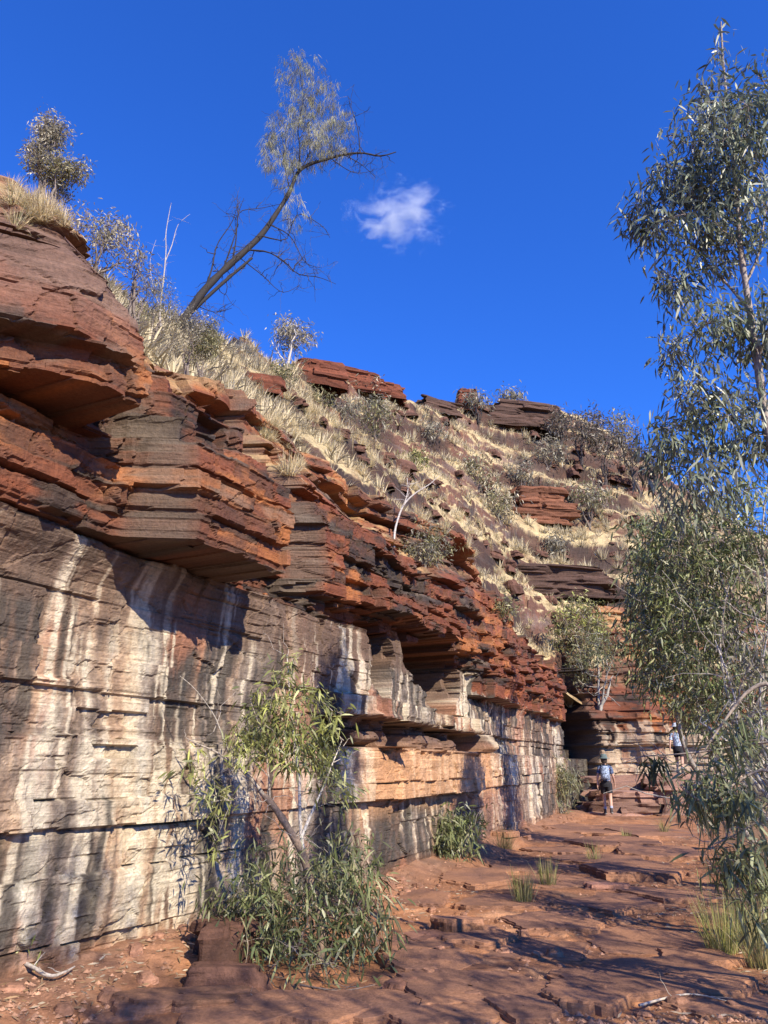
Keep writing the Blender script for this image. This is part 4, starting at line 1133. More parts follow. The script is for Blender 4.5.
# deeper masses of foliage on the right bank
def bank_tree(label, seed, base_xy, trunk_lines, blobs_, n, per, llen, lwid, cols, wood, r0=.06, twc=None, nbr=40, droop=.7):
    g = drop(*base_xy)
    P = Plant('bank_tree', g, seed, wood=wood)
    for i, (pts, dd) in enumerate(trunk_lines):
        P.stem([np.array(g) + np.array([0, 0, -.1])] + [np.array(at(x, y, d_)) for (x, y), d_ in zip(pts, dd)], r0 if i == 0 else r0 * .6, .006, 6, smooth_n=26)
    P.branches(nbr, (.4, 1.3), .010, up=.5, lo=.35, c=twc)
    P.crown(blobs_, n, per, llen, lwid, cols, droop=droop, spread=llen * .8, twig=.004, twc=twc)
    return P.build(label, 'tree', 'trees crowding the right bank')
d = 11.0
bank_tree('large grey-green willow-like tree filling the right side behind the slender gum', 131, (6.0, 9.6),
  [([(770, 760), (745, 660), (715, 560), (690, 500)], [d] * 4), ([(765, 780), (770, 640), (762, 540), (770, 470)], [d] * 4), ([(740, 800), (705, 720), (680, 650), (660, 580)], [d] * 4), ([(760, 760), (735, 720), (720, 640), (735, 560)], [d - .4] * 4)],
  [blob(700, 540, d, 48, 50, .9), blob(735, 590, d, 50, 50, 1.0), blob(675, 600, d, 38, 50, .8), blob(700, 650, d, 55, 50, .9), blob(755, 520, d, 30, 50, .8), blob(655, 650, d, 26, 50, .6), blob(712, 700, d - .3, 34, 36, .7), blob(745, 690, d, 40, 60, .9), blob(665, 545, d, 24, 36, .6), blob(650, 590, d, 18, 40, .5)],
  900, 14, .12, .022, [(.17, .21, .07), (.24, .27, .10), (.11, .14, .05), (.30, .31, .14), (.36, .35, .19)], (.46, .41, .35), twc=(.38, .33, .27), nbr=70)
d = 15.0
bank_tree('darker green tree on the bank further along, beyond the willow-like tree', 132, (6.9, 15.0),
  [([(690, 760), (672, 680), (655, 600), (650, 540)], [d] * 4), ([(705, 740), (710, 640), (700, 560)], [d] * 3)],
  [blob(655, 590, d, 28, 46, .8), blob(660, 660, d, 30, 46, .8), blob(645, 540, d, 18, 30, .6), blob(690, 620, d, 30, 60, .9), blob(640, 620, d, 14, 36, .5), blob(690, 700, d, 18, 22, .7)],
  300, 13, .17, .035, [(.18, .20, .075), (.24, .245, .10), (.13, .15, .065)], (.3, .26, .22), nbr=30)
d = 8.0
bank_tree('bare-branched pale shrub tangled at the right edge of the path', 133, (4.4, 7.6),
  [([(785, 830), (760, 780), (725, 740), (700, 722)], [d] * 4), ([(770, 800), (740, 760), (735, 700), (715, 640)], [d] * 4), ([(780, 800), (760, 700), (770, 620)], [d] * 3)],
  [blob(735, 720, d, 34, 34, .5), blob(755, 780, d, 26, 34, .5), blob(715, 790, d, 34, 26, .5), blob(700, 800, d, 16, 18, .4), blob(750, 660, d, 26, 34, .4)],
  120, 10, .12, .017, [(.22, .23, .115), (.16, .18, .085), (.33, .30, .20)], (.55, .50, .44), r0=.03, twc=(.42, .38, .32), nbr=45)
# near spray hanging in from the right
g = drop(3.6, 5.2); d = 6.1
P = Plant('hanging_gum', g, 134, wood=(.34, .28, .22))
P.stem([np.array(g) + np.array([0, 0, -.1]), np.array(at(800, 860, d)), np.array(at(790, 760, d)), np.array(at(775, 690, d))] + line([(750, 690), (725, 720), (705, 750)], d, [0, -.05, -.1]), .03, .005, 7, smooth_n=24)
P.stem([np.array(at(790, 780, d))] + line([(760, 770), (725, 790), (700, 800), (682, 785)], d, [0, -.05, -.1, -.1]), .014, .003, 5, smooth_n=14)
P.stem([np.array(at(796, 830, d))] + line([(765, 820), (735, 835), (712, 845)], d, [0, -.05, -.1]), .012, .003, 5, smooth_n=14)
P.stem([np.array(at(785, 740, d))] + line([(745, 745), (700, 752), (665, 755), (640, 757), (618, 765)], d, [0, .0, .05, .1, .1]), .010, .002, 5, smooth_n=18)
P.branches(30, (.1, .35), .004, up=.1, lo=.4)
P.crown([blob(735, 740, d, 24, 18, .2), blob(716, 765, d, 18, 14, .2), blob(724, 800, d, 30, 22, .25), blob(745, 850, d, 26, 30, .25), blob(722, 870, d, 16, 24, .2), blob(755, 900, d, 18, 30, .2), blob(700, 790, d, 18, 14, .2)],
        110, 9, .155, .019, [(.17, .20, .085), (.23, .255, .11), (.30, .31, .15)], droop=1.0, spread=.06, twig=.0022)
P.crown([blob(635, 765, d + .1, 14, 6, .1), blob(655, 762, d + .1, 10, 6, .1), blob(618, 772, d + .1, 6, 4, .06)], 8, 7, .15, .017, [(.07, .085, .04), (.09, .105, .05)], droop=.8, spread=.03, twig=.002)
P.build('near gum branches hanging long dark leaves beside the path', 'tree', 'trees crowding the right bank')
# two more of the bank's trees stand just outside the frame and shade the path
for j, (x, y, h, lab) in enumerate(((5.6, 3.6, 4.6, 'bushy gum on the bank beside the camera'), (6.6, 6.0, 5.0, 'taller gum on the bank behind the bare-branched pale shrub'), (4.2, 2.0, 4.2, 'low gum on the bank just behind the camera'), (2.6, -1.2, 6.4, 'open gum overhanging the path behind the camera'), (3.9, -.2, 6.2, 'leafy gum leaning over the path behind the camera'), (8.6, 8.2, 5.6, 'gum further up the bank behind the willow-like tree'))):
    g = drop(x, y); P = Plant('bank_tree', g, 140 + j, wood=(.34, .28, .22)); L0 = np.array(g)
    for i in range(4):
        a = i * 1.7; P.stem(wander(L0, L0 + np.array([math.cos(a) * .8, math.sin(a) * .8, h * (.6 + .1 * i)]), 10, .12, P.rng), .05, .01, 6)
    bl = [(L0 + np.array([math.cos(i * 2.1) * .9, math.sin(i * 2.1) * .9, h * (.45 + .07 * i)]), np.array([.6, .6, .45])) for i in range(8)]
    P.crown(bl, 170, 10, .14, .03, EUC, droop=.8, spread=.12, twig=.005, fine=False)
    P.build(lab, 'tree', 'trees crowding the right bank')

# ------------------------------------------------------------------ grass by the path
GRN = [(.26, .25, .09), (.33, .30, .13), (.20, .21, .07), (.42, .36, .18)]
def grass(px, py, L, n, seed, label, cols=GRN, wid=.006, flat=.28, sc=1.0):
    g = gpt(px, py)
    o = obj('grass_clump', tuft_mesh('grass_clump', seed, n, L, wid, cols, flat=flat, curve=.25), M_DRY); o.location = g
    tag(o, label, 'grass clump', 'grass clumps beside the path')
grass(523, 905, .42, 150, 401, 'upright green grass clump on the path, nearest of the pair', flat=.16)
grass(548, 888, .42, 130, 402, 'upright green grass clump on the path, farther of the pair', flat=.2)
grass(595, 862, .42, 60, 403, 'thin dry grass clump further up the path', flat=.25)
grass(626, 840, .28, 70, 404, 'short bright green grass clump beyond the thin dry one', flat=.35)
grass(505, 850, .5, 130, 405, 'dark tall grass clump against the foot of the wall', cols=[(.14, .13, .06), (.2, .17, .08)], flat=.25)
grass(722, 950, .55, 220, 406, 'tall yellow-green grass clump at the right edge, nearest the path', flat=.22, cols=[(.34, .34, .10), (.42, .40, .16), (.28, .30, .09), (.5, .43, .2)])
grass(752, 940, .6, 220, 407, 'tall yellow-green grass clump at the right edge, behind the nearest', flat=.24, cols=[(.34, .34, .10), (.42, .40, .16), (.28, .30, .09), (.5, .43, .2)])
grass(762, 965, .5, 160, 408, 'dry grass clump in the bottom right corner', flat=.3, cols=[(.45, .38, .18), (.36, .34, .12)])
grass(768, 905, .55, 160, 409, 'pale grass clump under the hanging gum leaves', flat=.3)
grass(25, 960, .55, 130, 410, 'dry grass clump at the left edge against the wall', flat=.25, cols=[(.4, .34, .15), (.26, .27, .1)])
grass(665, 835, .4, 80, 411, 'small grass clump at the right of the path by the hanging leaves', flat=.3)

# ================================================================== ROCKS
def stone_mesh(name, L, W, H, seed, base=(.3, .14, .085), dark=.5, nz=None, n=56, boxy=5.0, jag=.16, top=.75, bed=.06, fine=1.0):
    """layered, jointed block: rings of a boxy outline, bed by bed"""
    rng = np.random.default_rng(seed)
    nz = nz or int(np.clip(H / .03, 8, 44))
    th = np.linspace(0, 2 * math.pi, n, endpoint=False)
    c_, s_ = np.cos(th), np.sin(th)
    r = (np.abs(c_) ** boxy + np.abs(s_) ** boxy) ** (-1 / boxy)
    r = r * (1 + .14 * vnoise(c_ * 1.6 + seed, s_ * 1.6, seed=seed))
    zs = np.linspace(0, 1, nz)
    beds = make_beds(0, H + bed, bed * .5, bed * 1.7, seed)
    V = []; C = []
    ax, ay = rng.uniform(-.12, .12, 2)
    for zf in zs:
        z = zf * H
        k = np.searchsorted(beds, z + 1e-6)
        u = th / 6.283 * (5 + int(6 * hsh(k + seed, 3))) + hsh(k + seed, 5) * 9
        off = 1 + fine * (jag * (hsh(np.floor(u) + 40, k + seed) - .6) + jag * .6 * (hsh(k + seed, 8) - .5))
        kc = k // 3; uc = th / 6.283 * (4 + int(4 * hsh(kc + seed, 33))) + hsh(kc + seed, 35) * 9
        off = off + jag * 1.1 * (hsh(np.floor(uc) + 70, kc + seed) - .6)
        rr = r * off * (1 - (1 - top) * zf ** 2)
        zt = z + ax * c_ * rr * L * .25 * zf + ay * s_ * rr * W * .25 * zf + .05 * H * vnoise(c_ * 2, s_ * 2 + zf, seed=seed) * zf
        V.append(np.stack([c_ * rr * L / 2 + .03 * L * vnoise(c_ * 5, s_ * 5 + z * 9, seed=seed + 3), s_ * rr * W / 2 + .03 * W * vnoise(c_ * 5 + 9, s_ * 5 + z * 9, seed=seed + 4), zt], -1))
        t_ = hsh(k + seed, 21)
        C.append(np.clip((np.array(base)[None] * (.7 + .6 * t_)) * (1 - dark * .5 * sst(0, .5, vnoise(c_ * 2.2, s_ * 2.2 + z * 6, seed=seed + 9)))[:, None], .01, .9))
    last = V[-1]; cen = last.mean(0)
    for fr_ in (.86, .6, .3, .04):
        p = cen + (last - cen) * fr_
        p[:, 2] = cen[2] + (last[:, 2] - cen[2]) * fr_ + .02 * H * (1 - fr_) + .03 * H * vnoise(p[:, 0] * 3 / L, p[:, 1] * 3 / W, seed=seed + 6)
        V.append(p); C.append(C[-1] * 1.05)
    V = np.array(V); nr = len(V)
    i = np.arange(nr - 1)[:, None] * n; j = np.arange(n)[None, :]; j2 = (j + 1) % n
    F = np.stack([i + j, i + j2, i + n + j2, i + n + j], -1).reshape(-1, 4)
    return new_mesh(name, V.reshape(-1, 3), F, np.array(C).reshape(-1, 3))

def stone(name, label, px, py, L, W, H, rz, seed, base=(.3, .14, .085), group=None, sink=.06, cat='rock', parent=None, **kw):
    g = gpt(px, py)
    o = obj(name, stone_mesh(name, L, W, H, seed, base, **kw), M_STONE, parent)
    o.location = g - Vector((0, 0, sink)); o.rotation_euler = (0, 0, rz)
    if label: tag(o, label, cat, group)
    return o
stone('boulder', 'dark squared boulder in the shade between bush and wall', 222, 968, .58, .5, .36, .5, 501, base=(.10, .05, .034), boxy=5, bed=.16, jag=.3, top=.88)
stone('boulder', 'low dark rock in front of the squared boulder', 225, 985, .62, .3, .20, .1, 502, base=(.13, .065, .045), bed=.12)
stone('slab', 'long flat banded slab lying in the lower left foreground', 172, 1010, .98, .42, .12, .18, 503, base=(.27, .14, .085), top=.96, jag=.28, boxy=6, bed=.035)
stone('boulder', 'blocky tan rock on the left side of the path', 455, 934, .52, .38, .19, .5, 504, base=(.30, .15, .085), boxy=4, jag=.2, bed=.07, top=.9)
stone('slab', 'small flat rock beside the blocky tan rock', 425, 940, .4, .34, .10, .4, 505, base=(.3, .15, .1), top=.95)
stone('slab', 'dark tilted slab lying across the middle of the path', 608, 893, .62, .34, .13, .1, 506, base=(.26, .13, .09), top=.9)
stone('slab', 'thin slab on the path behind the thin dry grass', 560, 866, .8, .45, .10, .2, 507, base=(.28, .14, .095), top=.95)
stone('boulder', 'orange boulder behind the walker at the wall foot', 590, 806, .95, .7, .55, .2, 508, base=(.42, .21, .12))
stone('boulder', 'grey-brown boulder right of the orange one by the walker', 624, 812, .9, .6, .4, .1, 509, base=(.24, .14, .1))
stone('slab', 'broken stone at the left foot of the low bush', 404, 985, .34, .26, .13, .7, 510, base=(.33, .16, .1))
stone('slab', 'chipped stone wedged in front of the big flagstone', 572, 1000, .38, .24, .12, .3, 511, base=(.34, .17, .1))
# ledges stepping up beyond the walker
for i, (px, py, d_, L, W, H, z0) in enumerate(((640, 805, 27.0, 3.6, 1.6, .75, 0), (655, 790, 28.3, 4.6, 1.4, 1.25, 0), (690, 795, 27.4, 3.0, 1.8, 1.0, 0))):
    p = at(px, py, d_)
    o = obj('rock_ledge', stone_mesh('rock_ledge', L, W, H, 520 + i, (.26, .15, .11), bed=.22, jag=.2, top=.95, n=80), M_STONE)
    o.location = (p.x, p.y, -.05); o.rotation_euler = (0, 0, .2)
    tag(o, ['low dark rock ledge just beyond the walker', 'higher pale rock ledge stepping up behind the low one', 'rock ledge half hidden by hanging leaves at the bend'][i], 'rock ledge', 'ledges stepping up at the bend')
# flagstones of the floor: parts of the ground
def flag_mesh(seed, th=.06):
    """broad split sheet of rock with a crisp broken edge"""
    rng = np.random.default_rng(seed)
    k = rng.integers(6, 10); an = np.sort((np.arange(k) + rng.uniform(-.4, .4, k)) / k * 6.283)
    rad = rng.uniform(.7, 1.15, k); P = np.stack([np.cos(an) * rad, np.sin(an) * rad], -1)
    ring = np.concatenate([P[i] * (1 - t) + P[(i + 1) % k] * t for i in range(k) for t in [np.linspace(0, 1, 9, endpoint=False)[:, None]]])
    n = len(ring)
    ring = ring * (1 + .022 * rng.normal(size=(n, 1)))
    V = []; C = []
    lip = .02 * rng.random((n, 1)) + np.where(rng.random((n, 1)) > .7, .05, 0)
    for f, z in ((1.0, -.12), (1.0, 0.0), (1.0, th * .45), (.985, th * .5), (.98, th * .95), (.97, th), (.7, th), (.4, th), (.03, th)):
        v = np.concatenate([ring * (f - (lip if th * .48 < z and f > .9 else 0)), np.full((n, 1), z)], 1); v[:, 2] += .012 * vnoise(v[:, 0] * 1.5, v[:, 1] * 1.5, seed=seed) if z > 0 else 0
        V.append(v)
        t_ = fbm(v[:, 0] * 2 + seed, v[:, 1] * 2, .3, 3, seed=seed)
        c = mixc(np.tile(np.array([.33, .165, .09]), (n, 1)), np.tile(np.array([.19, .10, .066]), (n, 1)), sst(-.3, .4, t_)); C.append(c)
    i = np.arange(len(V) - 1)[:, None] * n; j = np.arange(n)[None, :]; j2 = (j + 1) % n
    F = np.stack([i + j, i + j2, i + n + j2, i + n + j], -1).reshape(-1, 4)
    m = new_mesh('flagstone', np.concatenate(V), F, np.concatenate(C)); m.materials.append(M_STONE); return m
FLAGS = [flag_mesh(600 + i) for i in range(7)]
rf = random.Random(9)
rs_ = random.Random(31)
spots = [(rs_.uniform(400, 700), 826 + 190 * rs_.random() ** 1.5, rs_.uniform(.25, .5), rs_.uniform(.2, .34), rs_.randrange(7)) for _ in range(12)] + [(668, 985, .72, .42, 0), (590, 1000, .3, .24, 1), (470, 990, .62, .36, 2), (360, 1005, .5, .28, 3), (520, 950, .55, .34, 4), (430, 965, .42, .28, 5), (640, 940, .55, .4, 6), (560, 925, .5, .36, 0), (480, 940, .36, .26, 1), (600, 905, .6, .45, 2), (660, 898, .55, .4, 3), (500, 905, .5, .4, 4), (420, 900, .42, .4, 5), (560, 885, .6, .5, 6), (640, 875, .7, .6, 0), (480, 880, .5, .45, 1), (520, 868, .6, .6, 2), (600, 862, .8, .7, 3), (660, 855, .8, .7, 4), (560, 850, .7, .8, 5), (540, 838, .8, .9, 6), (620, 845, .9, .9, 0), (590, 832, 1.0, 1.0, 1), (650, 835, 1.0, 1.1, 2), (560, 828, .9, 1.1, 3), (620, 825, 1.1, 1.3, 4), (300, 1010, .4, .25, 6), (720, 1010, .4, .25, 5), (455, 1015, .4, .2, 0), (250, 1018, .4, .2, 1)]
for i, (px, py, a, b, k_) in enumerate(spots):
    g = gpt(px, py)
    o = obj('flagstone', FLAGS[k_], M_STONE, floor_)
    o.location = g + Vector((0, 0, -.008 + .004 * (i % 7))); o.scale = (a * 1.15, b * 1.6, rf.uniform(.45, .9)); o.rotation_euler = (rf.uniform(-.03, .03), rf.uniform(-.03, .03), rf.uniform(-.3, .3))
# loose stones
SM = [stone_mesh('stone', 1, .8, .5, 540 + i, (.33, .17, .105), n=20, nz=7, bed=.2, jag=.25, top=.7) for i in range(6)]
for m_ in SM: m_.materials.append(M_STONE)
def loose(n, fun, size, seed, label, group):
    r = random.Random(seed)
    for _ in range(n):
        x, y = fun(r)
        o = obj('stone', SM[r.randrange(6)])
        s_ = r.uniform(size[0], size[1]) * r.uniform(.5, 1)
        o.location = (x, y, float(ground_z(x, y)) - .1 * s_); o.scale = (s_, s_, s_ * r.uniform(.6, 1)); o.rotation_euler = (r.uniform(-.2, .2), r.uniform(-.2, .2), r.uniform(0, 6.28))
        tag(o, label, 'stone', group)
def by_wall(r):
    s = r.uniform(-6.5, 14) if r.random() < .5 else r.uniform(-6, 0); q = float(np.interp(s, *QB)) + r.uniform(.08, .75) ** 1.2
    p = PW(np.array(s), np.array(q), np.array(0.)); return float(p[0]), float(p[1])
loose(90, by_wall, (.06, .26), 1, 'small red-brown stone fallen along the foot of the streaked wall', 'stones along the foot of the wall')
def on_path(r):
    g = gpt(r.uniform(400, 740), r.uniform(835, 1020)); return g.x, g.y
loose(110, on_path, (.04, .2), 2, 'small reddish stone lying loose on the gorge floor', 'stones lying on the path')
# gravel and leaf litter
rng_ = np.random.default_rng(5)
mg = MB(); pv = np.array([[1, 0, 0], [.3, .9, .1], [-.8, .5, 0], [-.6, -.7, .05], [.5, -.8, 0], [.1, .05, .6]]); pf = np.array([[0, 1, 5], [1, 2, 5], [2, 3, 5], [3, 4, 5], [4, 0, 5]])
for _ in range(9000):
    y = 5.2 + 12 * rng_.random() ** 2; x = rng_.uniform(-.42 * y - .2, .44 * y + .6)
    q, s = wall_base_q(x, y)
    if q < .05: continue
    if fbm(x * .9, y * .9, .2, 2, seed=700) < -.05 and q > .6: continue
    s_ = .006 + .026 * rng_.random() ** 3
    a = rng_.random() * 6.28; ca, sa_ = math.cos(a) * s_, math.sin(a) * s_
    v = np.stack([pv[:, 0] * ca - pv[:, 1] * sa_, pv[:, 0] * sa_ + pv[:, 1] * ca, pv[:, 2] * s_ * 1.2], -1) + np.array([x, y, float(ground_z(x, y)) + .001])
    mg.add(v, pf, np.array([.38, .21, .13]) * (.5 + .9 * rng_.random()))
o = obj('gravel', mg.mesh('gravel'), M_STONE); tag(o, 'fine reddish gravel strewn over the gorge floor', 'gravel', kind='stuff')
ml = MB(); N_ = 3600
y = 5.2 + 11 * rng_.random(N_) ** 1.6; x = np.where(rng_.random(N_) < .55, path_right(y) + rng_.normal(size=N_) * .6, 0)
qq = np.abs(rng_.normal(size=N_)) * .6 + .1; sw_ = rng_.uniform(-6.5, 0, N_); pw = PW(sw_, np.interp(sw_, *QB) + qq, np.zeros(N_))
isw = x == 0; x = np.where(isw, pw[:, 0], x); y = np.where(isw, pw[:, 1], y)
z = ground_z(x, y) + .006
dr = rng_.normal(size=(N_, 3)) * np.array([1, 1, .12])
leaves(ml, np.stack([x, y, z], -1), dr, .05 + .05 * rng_.random(N_), .009 + .006 * rng_.random(N_), np.array([(.42, .33, .22), (.5, .42, .3), (.3, .2, .12), (.36, .24, .13)])[rng_.integers(4, size=N_)] * (.7 + .6 * rng_.random((N_, 1))), rng_, .03)
o = obj('leaf_litter', ml.mesh('leaf_litter'), M_DRY); tag(o, 'dry fallen gum leaves littering the ground by bush and bank', 'leaf litter', kind='stuff')
# fallen sticks
def stick(pts, r0, r1, label, seed, c=(.45, .39, .32)):
    P = [gpt(*p) + Vector((0, 0, .03 + (p[1] % 3) * .01)) for p in pts]
    mb = MB(); L0 = np.array(P[0]); Q = resample(np.array([np.array(p) for p in P]), 16) - L0
    tube(mb, Q, np.linspace(r0, r1, 16), 6, np.array(c))
    rg = np.random.default_rng(seed)
    for k_ in (5, 8, 11): tube(mb, wander(Q[k_], Q[k_] + rg.normal(size=3) * np.array([.1, .1, .05]) + np.array([0, 0, .06]), 5, .2, rg), np.linspace(r1, r1 * .3, 5), 4, np.array(c))
    o = obj('stick', mb.mesh('stick', True), M_BARK); o.location = L0; tag(o, label, 'stick', 'fallen sticks')
stick([(-20, 992), (20, 995), (45, 1000), (62, 995), (72, 988)], .018, .006, 'pale forked stick lying at the bottom left edge', 1)
stick([(205, 1020), (235, 1012), (262, 1005), (285, 1012)], .010, .003, 'thin pale twig lying beside the long banded slab', 2)
stick([(300, 985), (340, 992), (375, 985)], .009, .003, 'thin dark twig under the leafy sapling', 3, c=(.2, .15, .12))
stick([(640, 1015), (690, 1005), (735, 1012)], .009, .003, 'thin pale twig beside the big flagstone', 4)

# rock outcrops over the hillside
def outcrop(label, px, py, wpx, hpx, seed, base, rz=.3, depth=.7, sink=.25, **kw):
    loc, nr, dist = hit(px, py)
    if loc is None: return
    k = dist / FPX * .95
    L, H = wpx * k, hpx * k
    o = obj('rock_outcrop', stone_mesh('rock_outcrop', L, L * depth, H * (1 + sink), seed, base, bed=max(.12, 3.2 * k), jag=.42, fine=.3, n=110, top=.85, boxy=7, **kw), M_HILL)
    o.location = loc - Vector((0, 0, H * sink)); o.rotation_euler = (0, 0, rz)
    tag(o, label, 'outcrop', 'rock outcrops on the hillside')
RB = (.15, .05, .028); DB = (.085, .05, .038); OB = (.26, .105, .055)
outcrop('red rock outcrop on the skyline beside the pale-trunked gum', 318, 385, 62, 24, 701, RB, depth=.4)
outcrop('red rock outcrop on the skyline, lower right of the first', 362, 392, 52, 20, 702, RB, depth=.4)
outcrop('lowest red outcrop where the skyline dips', 390, 398, 34, 14, 703, RB, depth=.5)
outcrop('upright square block standing on the ridge', 468, 410, 23, 21, 704, RB, rz=.1, depth=.9)
outcrop('long dark ledge under the ridge crest', 525, 428, 90, 24, 705, DB, rz=.25, depth=.3)
outcrop('dark rock band left of the upright ridge block', 440, 412, 46, 12, 707, DB, rz=.5, depth=.3)
outcrop('orange-brown outcrop in the middle of the far slope', 540, 520, 60, 34, 708, (.17, .072, .04), rz=.2, depth=.5)
outcrop('layered dark ledge above the yellow-green bush', 560, 596, 120, 26, 710, DB, rz=.1, depth=.35)
outcrop('red ledge at the foot of the gum bench', 262, 392, 44, 16, 717, RB, depth=.5)

# boulders strewn over the slope
BM = [stone_mesh('boulder', 1, .85, .62, 560 + i, (.13, .066, .046), n=26, nz=9, bed=.22, jag=.3, top=.7, boxy=6) for i in range(7)]
for m_ in BM: m_.materials.append(M_HILL)
def boulders(poly, n, spx, seed, label, group):
    r = random.Random(seed); k = t_ = 0
    xs = [p[0] for p in poly]; ys = [p[1] for p in poly]
    while k < n and t_ < n * 15:
        t_ += 1
        x = r.uniform(min(xs), max(xs)); y = r.uniform(min(ys), max(ys))
        if not inpoly(x, y, poly): continue
        loc, nr, dist = hit(x, y)
        if loc is None: continue
        s_ = r.uniform(*spx) * r.uniform(.5, 1) * dist / FPX
        o = obj('boulder', BM[r.randrange(7)]); o.location = loc - Vector((0, 0, s_ * .2)); o.scale = (s_ * r.uniform(.8, 1.5), s_, s_ * r.uniform(.6, 1.1)); o.rotation_euler = (r.uniform(-.25, .25), r.uniform(-.25, .25), r.uniform(0, 6.28))
        tag(o, label, 'boulder', group); k += 1
boulders([(300, 375), (400, 405), (560, 412), (640, 460), (640, 560), (600, 600), (520, 540), (440, 470), (330, 412)], 70, (7, 22), 11, 'dark brown boulder half buried on the far hillside', 'boulders on the far hillside')
boulders([(260, 370), (345, 425), (420, 470), (500, 540), (580, 620), (600, 680), (540, 620), (440, 540), (330, 455)], 60, (8, 24), 12, 'dark red boulder lodged among the golden grass above the cliff', 'boulders on the bench above the cliff')

# ================================================================== WALKERS
def loft(mb, rings, n=20, c=(1, 1, 1), cap=True):
    th = np.linspace(0, 2 * math.pi, n, endpoint=False); V = []
    for (cx, cy, cz), rx, ry in rings:
        V.append(np.stack([cx + rx * np.cos(th), cy + ry * np.sin(th), np.full(n, cz)], -1))
    V = np.array(V); m = len(V)
    i = np.arange(m - 1)[:, None] * n; j = np.arange(n)[None, :]; j2 = (j + 1) % n
    F = np.stack([i + j, i + j2, i + n + j2, i + n + j], -1).reshape(-1, 4)
    V = V.reshape(-1, 3)
    mb.add(V, F, c)
    if cap:
        for r0, rg in ((0, rings[0]), ((m - 1) * n, rings[-1])):
            ce = np.array(rg[0])[None]; vs_ = np.concatenate([V[r0:r0 + n], ce])
            mb.add(vs_, np.array([[k, (k + 1) % n, n] for k in range(n)]), c)

M_SKIN = plain_material('skin', (.50, .30, .21), .55)
M_HAIR = plain_material('hair', (.05, .035, .025), .6)
M_SHORT = plain_material('dark_shorts', (.018, .018, .022), .8, 30, .3)
M_SHOE = plain_material('shoe', (.07, .06, .06), .7)
M_SOLE = plain_material('sole', (.35, .33, .3), .7)
M_SOCK = plain_material('sock', (.32, .34, .42), .85)

